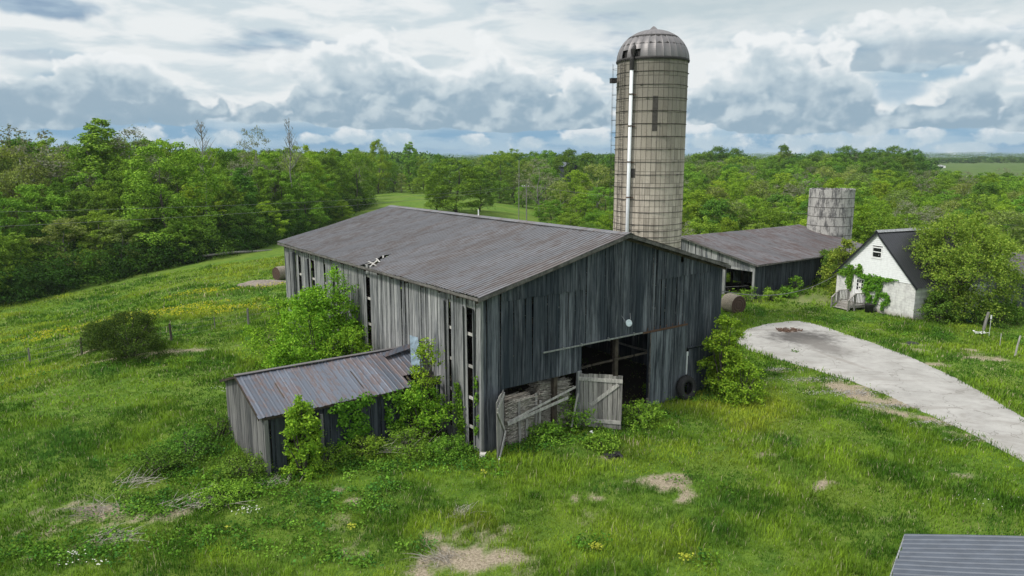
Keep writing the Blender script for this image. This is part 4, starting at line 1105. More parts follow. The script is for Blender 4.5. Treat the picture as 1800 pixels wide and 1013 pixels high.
# ================================================================== NEAR ROOF (bottom right)
TL = Vector(atZ(1592, 940, 3.0)); e = Vector((.578, .816, 0)); nn = Vector((.816, -.578, 0))
rt = empty('garage', (TL.x, TL.y, 0), math.atan2(nn.y, nn.x), 'building in the bottom right corner showing only its slate-blue ribbed metal roof', 'garage')
mb = MB(); sl = .30; Wd = 3.6; Ln = 7.0     # local x = nn (up the slope), local y = e ; eave at x=0
tin_roof(mb, 0, 3.0, Wd, 3.0 + sl * Wd, -Ln, 0, pitch=.23, rib=.025, nu=3)
tin_roof(mb, Wd, 3.0 + sl * Wd, 2 * Wd, 3.0, -Ln, 0, pitch=.23, rib=.025, nu=3)
gr = mb.build('roof', M['tin_blue'], rt)
mb = MB(); mb.bar((-.02, -Ln, 2.96), (-.02, 0, 2.96), .03, .06); mb.bar((0, -.015, 2.95), (Wd, -.015, 2.95 + sl * Wd), .03, .08); mb.build('edge_trim', M['galv'], gr)
mb = MB(); mb.box(.3, 2 * Wd - .3, -Ln + .3, -.3, -.2, 2.95); mb.prism([(.3, -.31, 2.95), (2 * Wd - .3, -.31, 2.95), (Wd, -.31, 2.9 + sl * Wd)], (0, -Ln + .62, 0)); mb.build('wall', M['siding'], rt)

# ================================================================== LEAVES AND TREES
def leaf_quads(C, N, S, seed=0, asp=.62, up=None):
    """one small four-cornered leaf or leaf spray at each centre C, facing about N, size S"""
    g = np.random.default_rng(seed); n = len(C)
    rnd = g.normal(size=(n, 3)); rnd /= np.linalg.norm(rnd, axis=1, keepdims=True)
    a = np.cross(N, rnd); a /= np.linalg.norm(a, axis=1, keepdims=True) + 1e-9
    b = np.cross(N, a); b /= np.linalg.norm(b, axis=1, keepdims=True) + 1e-9
    S = np.broadcast_to(S, (n,))[:, None]
    bend = N * S * .12 * g.normal(size=(n, 1))
    p0 = C - a * S * .5 + bend; p1 = C - b * S * .5 * asp; p2 = C + a * S * .5 + bend; p3 = C + b * S * .5 * asp
    V = np.stack([p0, p1, p2, p3], 1).reshape(-1, 3); Q = np.arange(n * 4).reshape(-1, 4)
    return V, Q


def crown_geo(seed, H, R_, base, lobes, nleaf, size, kind='oval', lean=0, spray=.16):
    """returns leaf centres/normals and lobe list; the crown is many boughs of unequal size with gaps between them"""
    g = np.random.default_rng(seed); L = []
    lrs = 1.75 / math.sqrt(lobes)
    for k in range(lobes * 30):
        if len(L) >= lobes: break
        t = g.random() ** .85
        z = base * H + (1 - base) * H * t
        f = t
        if kind == 'oval': env = math.sin(math.pi * min(1, .18 + .80 * f)) ** .6
        elif kind == 'dome': env = math.sqrt(max(0, 1 - (f * .98) ** 2.4)) * (.8 + .2 * min(1, f * 4))
        elif kind == 'tall': env = math.sin(math.pi * (.2 + .78 * f)) ** .7 * (.9 - .25 * f)
        elif kind == 'bush': env = math.sqrt(max(0, 1 - f ** 2))
        else: env = math.sin(math.pi * (.12 + .84 * f)) ** .8
        a = g.random() * 2 * math.pi; rr = R_ * env * (.35 + .65 * g.random() ** .5) * (1 + .22 * math.sin(2 * a + seed + 2 * f) + .15 * math.sin(3 * a + seed * 2 - 3 * f) + .10 * math.sin(7 * f + seed))
        lr = R_ * lrs * g.uniform(.6, 1.35) * (1.0 - .3 * f) * (1.25 if kind == 'bush' else 1)
        p = np.array([rr * math.cos(a) * .86 + lean * f, rr * math.sin(a) * .86, min(z, H - lr * .5)])
        if all(np.linalg.norm(p - q) > .52 * (lr + l2) for q, l2 in L): L.append((p, lr))
    cs, ns = [], []
    wts = np.array([l ** 2 for _, l in L]); wts /= wts.sum()
    for (p, lr), wt in zip(L, wts):
        n = int(nleaf * wt * g.uniform(.75, 1.25)) + 3
        d = g.normal(size=(n, 3)); d[:, 2] = d[:, 2] * .9 + .45; d /= np.linalg.norm(d, axis=1, keepdims=True)
        sub = (np.sin(d[:, 0] * 5 + p[0] * 3) * np.sin(d[:, 1] * 5 + p[1] * 3) * np.sin(d[:, 2] * 5 + seed)) * .28
        rad = lr * (.55 + .5 * g.random(n) ** .6 + sub)
        c = p + d * rad[:, None] * np.array([1.05, 1.05, .78])
        ks = g.random(n) < spray      # leaves strung along shoots that stick out of the bough
        if ks.any():
            m = int(ks.sum()); nsh = max(3, int(m / 22)); sd_ = g.normal(size=(nsh, 3)) + (p - np.array([0, 0, H * .35])) / (np.linalg.norm(p - np.array([0, 0, H * .35])) + .01) * .9 + [0, 0, .25]; sd_ /= np.linalg.norm(sd_, axis=1, keepdims=True)
            wh_ = g.integers(nsh, size=m); s_ = g.random(m) ** .7 * lr * 1.75; bend = (s_ / lr) ** 2 * lr * .16
            c[ks] = p + sd_[wh_] * s_[:, None] + g.normal(size=(m, 3)) * (.05 + .07 * lr) - np.stack([bend * 0, bend * 0, bend], -1)
        cs.append(c); nn_ = d * .75 + g.normal(size=(n, 3)) * .36 + np.array([0, 0, .40]); ns.append(nn_ / np.linalg.norm(nn_, axis=1, keepdims=True))
    return np.vstack(cs), np.vstack(ns), L


def trunk_mb(L, H, R_, base, seed, r0=None, top=.8, limbs=14):
    rr = random.Random(seed); mb = MB(); r0 = r0 or H * .016
    pts = [(0, 0, -.6)]; x = y = 0
    for i in range(1, 8):
        x += rr.gauss(0, .012) * H; y += rr.gauss(0, .012) * H; pts.append((x, y, H * top * i / 7))
    mb.tube(pts, [r0 * (1.25 if i == 0 else 1 - .85 * i / 7) for i in range(8)], 7)
    for (p, lr) in sorted(L, key=lambda q: -q[1])[:limbs]:
        zt = max(base * H * .6, p[2] - (.5 + .4 * rr.random()) * math.hypot(p[0], p[1]) - .3); k = min(6.999, max(0, zt / (H * top) * 7)); i = int(k); f = k - i
        s = Vector(pts[i]).lerp(Vector(pts[min(7, i + 1)]), f); e = Vector(p); md = s.lerp(e, .5) + Vector((rr.gauss(0, .03) * R_, rr.gauss(0, .03) * R_, .06 * R_)); rad = r0 * (1 - .85 * k / 7) * .55
        mb.tube([s, md, e], [rad, rad * .6, rad * .2], 5, cap=False)
    return mb


def tree_proto(name, seed, H, R_, base, lobes, nleaf, size, kind, mat, bark='bark', r0=None, twigs=0, top=.8, limbs=14, lean=0):
    C, N, L = crown_geo(seed, H, R_, base, lobes, nleaf, size, kind, lean)
    V, Q = leaf_quads(C, N, size * np.random.default_rng(seed).uniform(.7, 1.3, len(C)), seed)
    root = empty(name, (0, 0, 0))
    mb = trunk_mb(L, H, R_, base, seed, r0, top, limbs)
    if twigs:
        rr = random.Random(seed + 5)
        for p, lr in L:
            for k in range(twigs):
                d = Vector((rr.gauss(0, 1), rr.gauss(0, 1), abs(rr.gauss(.6, .8)))).normalized(); s = Vector(p); e1 = s + d * lr * 1.1; mb.tube([s, s.lerp(e1, .5) + Vector((0, 0, .06)), e1], [.035 * H / 15, .022 * H / 15, .008], 3, cap=False)
    mb.build('trunk', M[bark], root, True)
    link('crown', np_mesh(name + '_crown', V, Q, M[mat]), root)
    return root


PROTO = {}
def protos():
    S = [('mid', 'leafy_tree', 1, 15, 5.0, .16, 85, 20000, .25, 'oval', 'leaf_mid'), ('mid2', 'leafy_tree', 2, 15, 5.6, .12, 95, 21000, .25, 'dome', 'leaf_mid'),
         ('deep', 'leafy_tree', 3, 15, 4.8, .14, 80, 19000, .25, 'oval', 'leaf_deep'), ('deep2', 'leafy_tree', 4, 15, 5.6, .10, 95, 20000, .25, 'dome', 'leaf_deep'),
         ('lime', 'leafy_tree', 5, 15, 4.8, .10, 80, 17000, .26, 'oval', 'leaf_lime'), ('lime2', 'leafy_tree', 6, 15, 5.2, .08, 90, 18000, .26, 'dome', 'leaf_lime'),
         ('olive', 'leafy_tree', 7, 15, 4.8, .16, 75, 9500, .24, 'oval', 'leaf_olive'), ('tall', 'leafy_tree', 8, 16, 3.6, .22, 75, 15000, .24, 'tall', 'leaf_mid'),
         ('talldeep', 'leafy_tree', 9, 16, 3.8, .25, 75, 15000, .24, 'tall', 'leaf_deep'), ('grey', 'leafy_tree', 10, 15, 4.6, .2, 60, 3800, .22, 'oval', 'leaf_grey')]
    for k, nm, seed, H, R_, base, lob, nl, sz, kd, mt in S:
        PROTO[k] = (tree_proto(nm, seed, H, R_, base, lob, nl, sz, kd, mt, twigs=3 if k in ('grey', 'olive') else 0, bark='bark_pale' if k in ('grey', 'olive') else 'bark'), H, R_)
protos()
USED = set()
def plant(key, x, y, H, wid=1.0, rz=0.0, label='', group=None, z=None, sink=.2):
    src, H0, R0 = PROTO[key]
    if key not in USED: USED.add(key); o = src
    else: o = copy_tree(src)
    s = H / H0; zz = T1(x, y) if z is None else z
    o.location = (x, y, zz - sink); o.rotation_euler = (0, 0, rz); o.scale = (s * wid, s * wid, s)
    tag(o, label, 'tree', group); return o

SKYL = [(-260, 226), (0, 228), (50, 238), (100, 242), (165, 225), (215, 236), (290, 250), (340, 262), (420, 262), (460, 266), (505, 258), (560, 252), (600, 268), (640, 254), (665, 247), (700, 264), (722, 252), (770, 268), (830, 272), (900, 262), (930, 272), (960, 262), (1010, 268), (1080, 266), (1150, 272), (1205, 274), (1265, 262), (1300, 266), (1340, 278), (1385, 264), (1420, 272), (1500, 264), (1560, 266), (1600, 266), (1640, 286), (1700, 290), (2100, 290)]
def skyl(px): return float(np.interp(px, [a for a, b in SKYL], [b for a, b in SKYL]))
KN = {'mid': 'fresh green', 'mid2': 'fresh green broad-crowned', 'deep': 'dark green', 'deep2': 'dark green broad-crowned', 'lime': 'bright lime-green', 'lime2': 'bright lime-green broad-crowned', 'olive': 'pale olive', 'tall': 'slender fresh green', 'talldeep': 'slender dark green', 'grey': 'thin greyish half-leaved'}
tr_ = random.Random(77)
PLACED = []
def put(px, Y, top, key, where, group, wid=None, jit=True, minsep=3.2):
    x, _, zt = atY(px, top, Y); g = T1(x, Y); H = zt - g + .2
    if H < 3.5: return None
    for (qx, qy) in PLACED:
        if (qx - x) ** 2 + (qy - Y) ** 2 < minsep ** 2: return None
    PLACED.append((x, Y)); H = min(H, 24)
    w_ = wid or tr_.uniform(.88, 1.2) * (1.15 if H < 11 else 1) * (15 / H) ** .25
    return plant(key, x, Y, H, w_, tr_.random() * 6.28, f'{KN[key]} tree {where}', group)

# left wood: rows step back from the field edge; edge line (px, distance)
EDGE = [(p_, math.hypot(*at(max(p_, -60), y_)[:2]) * math.cos(math.atan((p_ - 900) / 1300.)) + 6.5) for p_, y_ in ((-330, 575), (-150, 560), (0, 543), (120, 515), (250, 487), (360, 462), (430, 445), (480, 432))] + [(560, 155), (640, 205)]
EDGE.sort()
def edge(px): return float(np.interp(px, [a for a, b in EDGE], [b for a, b in EDGE]))
for row in range(6):
    px = -300 + row * 17; n = 0
    while px < 640:
        Y = edge(px) + row * 8.5 + tr_.uniform(-2, 2)
        base_top = {0: 395, 1: 335, 2: 300, 3: 275, 4: 262, 5: 254}[row] + tr_.uniform(-20, 16)
        base_top -= max(0, px) * .02 * (6 - row) * .3
        top = max(skyl(px) + (0 if row > 3 else 6), min(base_top, 440))
        if px > 420: top = max(top - (30 if row < 2 else 0), skyl(px) + 2)
        key = tr_.choice(['mid', 'mid', 'deep', 'deep2', 'tall', 'talldeep', 'lime', 'deep', 'mid2', 'olive'] if px < 260 or row < 2 else ['mid', 'mid2', 'lime', 'tall', 'deep', 'lime2', 'mid'])
        if px < 110 and row in (2, 3): key = tr_.choice(['olive', 'olive', 'lime', 'mid'])
        if -310 < px < 640:
            side = 'far left' if px < 160 else ('left of centre' if px < 330 else ('near the barn' if px < 480 else 'behind the barn roof corner'))
            rn = ['in front row of left wood,', 'in second row of left wood,', 'deep in left wood,', 'deep in left wood,', 'on skyline of left wood,', 'on skyline of left wood,'][row]
            put(px, Y, top, key, f'{rn} {side}', 'trees of the left wood')
        px += tr_.uniform(34, 52) * (80 / Y) ** .5 * (1.0 if row < 3 else 1.15)
# tall individual trees of the left skyline
put(170, 128, 211, 'tall', 'standing highest above the left wood against the cloud', None, wid=1.5, minsep=.3)
put(228, 130, 228, 'grey', 'with see-through crown beside the highest tree of the left wood', None, wid=1.1, minsep=.3)
put(34, 118, 228, 'grey', 'rising from the far left end of the wood skyline', None, wid=1.4, minsep=.3)
put(445, 140, 226, 'grey', 'rising just left of the tall bare tree', None, wid=.75, minsep=.3)
put(288, 112, 252, 'mid2', 'with the biggest rounded crown in the middle of the left wood', None, wid=1.15, minsep=1)

def undergrowth():
    g = np.random.default_rng(51); C, N, K = [], [], []; px = -330.0
    lob = [crown_geo(300 + k, 4.5, 2.6, .0, 22, 1500, .3, 'dome', 0, .3) for k in range(4)]
    while px < 640:
        for row in range(3):
            Y = edge(px) - 2.5 + row * 4.5 + g.uniform(-1.5, 1.5); x = (px - 900) / FPX * Y * .985; s = g.uniform(.45, 1.15) * (1 + .35 * row); a = g.random() * 6.28; c_, n_, _ = lob[g.integers(4)]
            Rm = np.array([[math.cos(a), -math.sin(a), 0], [math.sin(a), math.cos(a), 0], [0, 0, 1]]); C.append((c_ @ Rm.T) * [s * 1.2, s * 1.2, s] + [x, Y, T1(x, Y) - .2]); N.append(n_ @ Rm.T)
            col = np.array([[.045, .11, .018], [.07, .15, .02], [.10, .19, .024], [.035, .085, .015]])[g.integers(4)]; K.append(col[None] * g.uniform(.55, 1.4, (len(c_), 1)))
        px += g.uniform(17, 30) * 80 / edge(px)
    C = np.vstack(C); V, Q = leaf_quads(C, np.vstack(N), .27 * g.uniform(.7, 1.3, len(C)), 51)
    tag(link('undergrowth', np_mesh('undergrowth', V, Q, M['tint'], np.repeat(np.vstack(K), 4, 0))), 'leafy undergrowth closing the foot of the left wood along the field edge', 'undergrowth', kind='stuff')
undergrowth()

# bare dead trees
def bare_tree(px, Y, top, seed, label):
    x, _, zt = atY(px, top, Y); g = T1(x, Y); H = zt - g; rr = random.Random(seed); root = empty('bare_tree', (x, Y, g), rr.random() * 6, label, 'tree')
    mb = MB(); pts = [(rr.gauss(0, .12), rr.gauss(0, .12), -.5 + (H) * i / 7) for i in range(8)]; mb.tube(pts, [.20 - .022 * i for i in range(8)], 6); mb.build('trunk', M['bark_pale'], root, True)
    mb = MB()
    for i in range(34):
        z = H * rr.uniform(.55, .97); a = rr.random() * 6.28; l = (H - z) * rr.uniform(.18, .36) + .7; s = Vector((0, 0, z)); e = s + Vector((math.cos(a) * l * .6, math.sin(a) * l * .6, l * .85)); m_ = s.lerp(e, .5) - Vector((0, 0, .1 * l)); mb.tube([s, m_, e], [.05, .035, .012], 4, cap=False)
        for j in range(5):
            q = m_.lerp(e, rr.random()); a2 = rr.random() * 6.28; l2 = l * .4; mb.tube([q, q + Vector((math.cos(a2) * l2 * .6, math.sin(a2) * l2 * .6, l2 * .8))], [.03, .01], 3, cap=False)
    mb.build('branches', M['bark_pale'], root)
bare_tree(352, 118, 213, 1, 'leafless grey tree rising above the left wood, the left one of two')
bare_tree(506, 140, 208, 2, 'tallest leafless grey tree above the wood, the right one of two')

# middle: trees around the strip of meadow
MID = [(800, 168, 280, 'mid2', 1.75), (768, 176, 308, 'mid', 1.3), (842, 180, 296, 'deep', 1.3), (662, 262, 246, 'lime', 1.0), (625, 190, 262, 'mid', 1), (560, 165, 300, 'mid', 1), (600, 158, 352, 'lime2', 1.2), (530, 142, 305, 'mid2', 1.1), (575, 176, 275, 'deep', 1), (720, 275, 250, 'tall', 1.2), (690, 268, 285, 'lime', 1.2), (745, 262, 292, 'lime2', 1.2), (645, 272, 270, 'mid', 1.1), (705, 262, 305, 'olive', 1), (770, 270, 272, 'deep', 1), (735, 285, 275, 'mid', 1.2), (675, 285, 272, 'mid2', 1.2), (760, 258, 312, 'lime2', 1.3), (640, 256, 300, 'mid2', 1.3), (790, 262, 290, 'mid', 1.2), (725, 254, 320, 'mid', 1.5),
       (880, 240, 266, 'mid', 1.25), (905, 232, 296, 'deep', 1.3), (860, 262, 275, 'deep2', 1.1), (900, 265, 262, 'mid', 1.2), (850, 275, 274, 'olive', 1.1), (838, 250, 290, 'mid', 1.2), (930, 245, 285, 'olive', 1), (948, 190, 280, 'grey', 1.3), (935, 275, 268, 'deep2', 1.1), (880, 225, 318, 'mid2', 1.4), (920, 218, 325, 'mid', 1.3),
       (968, 160, 352, 'mid2', 1.5), (985, 172, 320, 'olive', 1.2), (1020, 160, 345, 'lime', 1.4), (1050, 150, 370, 'mid', 1.3), (1000, 140, 375, 'mid2', 1.3), (1060, 175, 330, 'mid2', 1.2), (1015, 190, 300, 'lime', 1.4), (1050, 200, 290, 'olive', 1.45), (960, 215, 290, 'mid', 1.2), (990, 230, 275, 'deep2', 1.2), (1030, 250, 270, 'deep', 1.2), (1075, 235, 272, 'deep2', 1.2), (960, 255, 265, 'mid2', 1.1), (1000, 262, 264, 'deep', 1.1), (1075, 205, 310, 'mid', 1.2), (945, 172, 372, 'mid', 1.1), (1035, 132, 392, 'deep2', 1.1), (975, 132, 392, 'mid', 1.0), (1075, 140, 372, 'lime2', 1.1), (1120, 165, 340, 'mid2', 1.2), (1130, 230, 290, 'mid', 1.3)]
WM = {0: 'left of the meadow strip', 1: 'behind the meadow strip', 2: 'right of the two power poles', 3: 'between the power poles and the tall silo'}
for i, (px, Y, top, key, wd) in enumerate(MID):
    wh = 'standing as a large round dome on the meadow strip' if i == 0 else ('left of the meadow strip above the barn roof' if px < 650 else ('behind the meadow strip above the barn roof' if px < 800 else ('beyond the meadow strip beside the two power poles' if px < 940 else 'in the grove between power poles and tall silo')))
    dist = 'nearer ' if Y < 180 else 'farther '
    put(px, Y, top, key, wh, 'trees behind the big barn', wid=wd * (12.5 / max(6, (atY(px, top, Y)[2] - T1(atY(px, top, Y)[0], Y)))) ** .3, minsep=1.5)

# right valley woods, seen from above
rows = [(112, 385), (126, 362), (142, 342), (160, 325), (182, 311), (206, 300), (234, 291), (262, 284), (292, 278), (325, 272)]
for ri, (Y0, top0) in enumerate(rows):
    px = 1195 + (ri % 2) * 18
    while px < 1930:
        Y = Y0 + tr_.uniform(-5, 5); top = top0 + tr_.uniform(-9, 9)
        if px > 1600: top = max(top + 6, 300 + (px - 1600) * .02 if ri > 4 else 0)
        if px > 1620 and ri > 6: px += 60; continue
        if px < 1620: top = max(top, skyl(px) + (2 if ri > 7 else 5))
        if px > 1510 and ri == 0: top -= 12
        key = tr_.choice(['mid', 'mid2', 'lime', 'lime2', 'olive', 'mid', 'lime', 'grey', 'deep'] if ri < 6 else ['mid', 'deep', 'deep2', 'mid2', 'olive', 'grey', 'deep'])
        if px < 1440: side = 'between the two silos'
        elif px < 1640: side = 'behind the white house'
        else: side = 'beyond the yard tree'
        rn = 'at near edge of valley wood' if ri < 2 else ('low in valley wood' if ri < 5 else 'on far slope of valley wood')
        put(px, Y, top, key, f'{rn} {side}', 'trees of the valley wood', wid=tr_.uniform(1.0, 1.35))
        px += tr_.uniform(38, 60) * (110 / Y) ** .55
# dark round hill-top trees
for px, Y, top, key, wd, lb in [(1262, 330, 259, 'deep2', 1.2, 'left of the pair of dark round trees on the right skyline'), (1292, 335, 262, 'deep2', 1.0, 'right of the pair of dark round trees on the right skyline'), (1379, 330, 256, 'deep', .8, 'alone on the skyline above the short silo'), (1440, 335, 266, 'deep2', 1.2, 'on the right skyline just right of the lone tree'), (1490, 330, 258, 'deep2', 1.2, 'on the hump of the right skyline, left end'), (1535, 325, 261, 'deep2', 1.2, 'on the hump of the right skyline, middle'), (1575, 322, 258, 'deep2', 1.1, 'on the hump of the right skyline with yellowish top'), (1607, 318, 264, 'deep2', 1.2, 'at the right end of the skyline hump'), (1645, 262, 300, 'deep2', 1.5, 'round and dark below the distant white barn'), (1765, 250, 296, 'grey', 1.2, 'pale and blossoming below the distant field')]:
    put(px, Y, top, key, lb, None, wid=wd, minsep=.5)
# small leafy tree half over the cattle barn roof and the grove behind it
put(1478, 84, 385, 'olive', 'thin young one poking over the cattle barn roof beside the short silo', None, wid=.65, minsep=.5)
put(1425, 93, 388, 'lime', 'low one showing behind the cattle barn roof left of the short silo', None, wid=1.1, minsep=.5)
put(1505, 95, 362, 'lime2', 'low one right behind the short silo', None, wid=1.1, minsep=.5)
put(1550, 92, 372, 'mid', 'behind the white house ridge, nearest one', None, wid=1.2, minsep=.5)
put(1775, 92, 372, 'olive', 'behind the yard tree at the right picture edge', None, wid=1.2, minsep=.5)

for k, (o, H0, R0) in PROTO.items():
    if k not in USED: o['label'] = 'spare'; bpy.data.objects.remove(o.children[0]); bpy.data.objects.remove(o.children[0]); bpy.data.objects.remove(o)

# far woods that read as one mass
def far_woods():
    g = np.random.default_rng(9); Vs, Qs, Cs, off = [], [], [], 0
    lob = [crown_geo(100 + k, 13, 5.4, .05, 16, 420, 1.3, 'dome') for k in range(4)]
    def add(x, y, H, base, w_):
        nonlocal off
        C, N, L = lob[g.integers(4)]; a = g.random() * 6.28; s = H / 13
        R2_ = np.array([[math.cos(a), -math.sin(a), 0], [math.sin(a), math.cos(a), 0], [0, 0, 1]])
        V, Q = leaf_quads((C @ R2_.T) * [s * w_, s * w_, s] + [x, y, base], N @ R2_.T, 1.15 * g.uniform(.7, 1.3, len(C)), int(g.integers(1e6)))
        c = np.array([[.08, .17, .03], [.05, .125, .03], [.12, .21, .045], [.065, .15, .035]])[g.integers(4)] * g.uniform(.8, 1.2)
        col = np.repeat(c[None] * g.uniform(.55, 1.45, (len(C), 1)), 4, 0)
        Vs.append(V); Qs.append(Q + off); Cs.append(col); off += len(V)
    for px in np.arange(-340, 1200, 11.0):      # far ridges left and centre
        for Y in (300, 345, 400, 470, 560, 680):
            if Y < 320 and px > 600: continue
            p = px + g.uniform(-8, 8); Yj = Y * g.uniform(.95, 1.05); x, _, zt = atY(p, max(skyl(p) + 6, 267) + g.uniform(0, 9), Yj); b = T1(x, Yj)
            if zt - b > 4: add(x, Yj, min(zt - b, 17), b, 1.4)
    for px in np.arange(1195, 1640, 10.0):
        for Y in (350, 400, 470, 560):
            p = px + g.uniform(-8, 8); Yj = Y * g.uniform(.95, 1.05); x, _, zt = atY(p, max(skyl(p), 262) + g.uniform(3, 12), Yj); b = T1(x, Yj); add(x, Yj, min(max(zt - b, 8), 17), b, 1.3)
    for px in np.arange(1630, 2100, 9.0):       # wood line beyond the far field
        for Y in (900, 960, 1040):
            p = px + g.uniform(-6, 6); x, _, zt = atY(p, 279 + g.uniform(0, 6) - (4 if 1710 < p else 0), Y); b = T1(x, Y); add(x, Y, max(zt - b, 6), b, 2.2)
    for px in np.arange(1620, 2100, 22.0):
        for Y in (300, 360, 430):
            p = px + g.uniform(-8, 8); x, _, zt = atY(p, 306 + g.uniform(-2, 14), Y); b = T1(x, Y)
            if zt - b > 3: add(x, Y, min(zt - b, 13), b, 1.5)
    for px in np.arange(-400, 2200, 7.0):       # farthest hills
        for Y in (1500, 2100):
            x = (px - 900) / FPX * Y; z0 = T1(x, Y); add(x, Y, 13 + g.uniform(0, 5), z0, 6.0)
    o = link('distant_woods', np_mesh('distant_woods', np.vstack(Vs), np.vstack(Qs), M['tint'], np.vstack(Cs))); tag(o, 'hazy mass of far woodland along the whole horizon', 'woods', kind='stuff')
far_woods()

# distant white barn and the glimpse of a slate roof among the trees
def far_barn(px, pyb, Y, w_, l_, h, rz, label, wall, roofm, name):
    x, _, zb = atY(px, pyb, Y); root = empty(name, (x, Y, zb), rz, label, 'barn'); mb = MB()
    mb.box(-w_ / 2, w_ / 2, -l_ / 2, l_ / 2, -3, h); mb.prism([(-w_ / 2, -l_ / 2, h), (w_ / 2, -l_ / 2, h), (0, -l_ / 2, h * 1.5)], (0, l_, 0)); mb.build('wall', wall, root)
    mb = MB(); mb.bar((-w_ / 2 - .4, 0, h - .1), (0, 0, h * 1.5 + .15), l_ + .8, .12); mb.bar((w_ / 2 + .4, 0, h - .1), (0, 0, h * 1.5 + .15), l_ + .8, .12); mb.build('roof', roofm, root)
    mb = MB(); mb.box(-w_ * .15, w_ * .35, -l_ / 2 - .1, -l_ / 2 + .05, -.5, h * .8); mb.build('door', M['glass'], root)
far_barn(1648, 297, 600, 11, 9, 2.6, -.5, 'tiny white barn with dark open front on the distant right field', M['white'], M['galv'], 'distant_barn')
far_barn(996, 306, 250, 5, 6, 2.5, .4, 'small slate-blue roof glimpsed among the trees left of the tall silo', M['wood_far'], M['tin_blue'], 'distant_shed')
# brown old building at the right picture edge behind the yard tree
x, y, z = at(1800, 520); ob = empty('old_tin_barn', (36.5 + 12, 68, T1(47, 68) - .8), .35, 'old barn with dull brown roof and dark slatted side glimpsed behind the yard tree', 'barn')
mb = MB(); boards(mb, 'u', 0, 12, 0, lambda u: -.5, lambda u: 3.6, .25, -1, [(2, 5, .8, 2.9)], random.Random(5), gap=.05); boards(mb, 'v', 0, 8, 0, lambda u: -.5, lambda u: 3.6 + 1.6 * (1 - abs(u - 4) / 4), .25, -1, [], random.Random(6)); boards(mb, 'v', 0, 8, 12, lambda u: -.8, lambda u: 3.6 + 1.6 * (1 - abs(u - 4) / 4), .25, 1, [], random.Random(6)); boards(mb, 'u', 0, 12, 8, lambda u: -.8, lambda u: 3.6, .25, 1, [], random.Random(7))
mb.build('wall', M['wood_far'], ob)
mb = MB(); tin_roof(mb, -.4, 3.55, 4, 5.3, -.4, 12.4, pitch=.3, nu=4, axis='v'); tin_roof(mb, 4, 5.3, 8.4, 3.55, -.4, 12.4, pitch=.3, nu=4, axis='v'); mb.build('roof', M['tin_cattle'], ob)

# ================================================================== SHRUBS
def shrub(name, x, y, H, R_, nleaf, size, mat, label, cat='shrub', seed=1, lobes=26, kind='dome', base=.05, z=None, r0=None, limbs=20, parts=('stems', 'foliage'), lean=0):
    nleaf = int(nleaf * 1.35); size *= .78; lobes = int(lobes * 1.15)
    C, N, L = crown_geo(seed, H, R_, base, lobes, nleaf, size, kind, lean, .72 if mat != 'leaf_bush' else .35); V, Q = leaf_quads(C, N, size * np.random.default_rng(seed).uniform(.7, 1.3, len(C)), seed)
    root = empty(name, (x, y, T1(x, y) if z is None else z), 0, label, cat)
    rr = random.Random(seed); mb = MB(); r0 = r0 or .05
    for p, lr in L[:limbs]:
        b = Vector((rr.gauss(0, .12) * R_ * .5, rr.gauss(0, .12) * R_ * .5, -.1)); e = Vector(p); m_ = b.lerp(e, .5) + Vector((0, 0, .15 * H * .3)); mb.tube([b, m_, e], [r0, r0 * .6, r0 * .25], 5, cap=False)
        for k in range(3):
            d = Vector((rr.gauss(0, 1), rr.gauss(0, 1), abs(rr.gauss(.5, .6)))).normalized() * lr; mb.tube([e, e + d], [r0 * .25, .006], 3, cap=False)
    mb.build(parts[0], M['bark'], root); link(parts[1], np_mesh(name, V, Q, M[mat]), root); return root

p = bw(-1.8, 12.9); shrub('box_elder', p.x, p.y, 5.3, 2.6, 17000, .17, 'leaf_shrub', 'big bright green shrub growing against the field side of the big barn', seed=11, lobes=60, kind='dome', base=.12)
p = bw(-1.5, 17.6); shrub('box_elder', p.x, p.y, 3.9, 2.3, 9000, .16, 'leaf_shrub', 'lower lime-green shrub at the far end of the barn side, behind the big one', seed=12, lobes=30, kind='dome', base=.05)
p = bw(-1.3, 10.4); shrub('box_elder', p.x, p.y, 3.6, 1.4, 4500, .16, 'leaf_shrub', 'loose green shrub between the big shrub and the shed roof', seed=13, lobes=22, kind='oval', base=.08)
p = bw(-.7, 12.4); shrub('sapling', p.x, p.y, 6.5, 1.1, 2400, .15, 'leaf_shrub', 'slender green shoot reaching the barn eave below the roof hole', 'sapling', 14, 12, 'tall', .35)
p = bw(-1.1, 3.0); shrub('vine_thicket', p.x, p.y, 2.6, 1.15, 4200, .14, 'leaf_shrub', 'green thicket filling the angle between shed and barn side', 'shrub', 15, 30, 'oval', .2)
p = bw(-.9, 2.9); shrub('sapling', p.x, p.y, 4.6, .8, 900, .14, 'leaf_shrub', 'thin young tree rising past the pale tin sheet on the barn side', 'sapling', 16, 16, 'tall', .55)
p = bw(-6.5, 2.85); shrub('box_elder', p.x, p.y, 3.1, .9, 4800, .15, 'leaf_shrub', 'dense green shrub in front of the shed door opening', seed=17, lobes=34, kind='tall', base=.02)
p = bw(14.7, -.8); shrub('box_elder', p.x, p.y, 4.1, 1.1, 6500, .16, 'leaf_shrub', 'bright green shrub at the right corner of the dark gable wall', seed=18, lobes=34, kind='oval', base=.08)
p = bw(15.0, -1.9); shrub('box_elder', p.x, p.y, 1.9, 1.1, 4000, .15, 'leaf_shrub', 'low rounded shrub in front of the corner shrub beside the pale drive', seed=19, lobes=26, kind='dome', base=.0)
p = bw(15.9, -.1); shrub('box_elder', p.x, p.y, 3.0, .9, 3000, .15, 'leaf_shrub', 'leafy shrub reaching over the end of the drive at the barn corner', seed=20, lobes=22, kind='dome', base=.1)
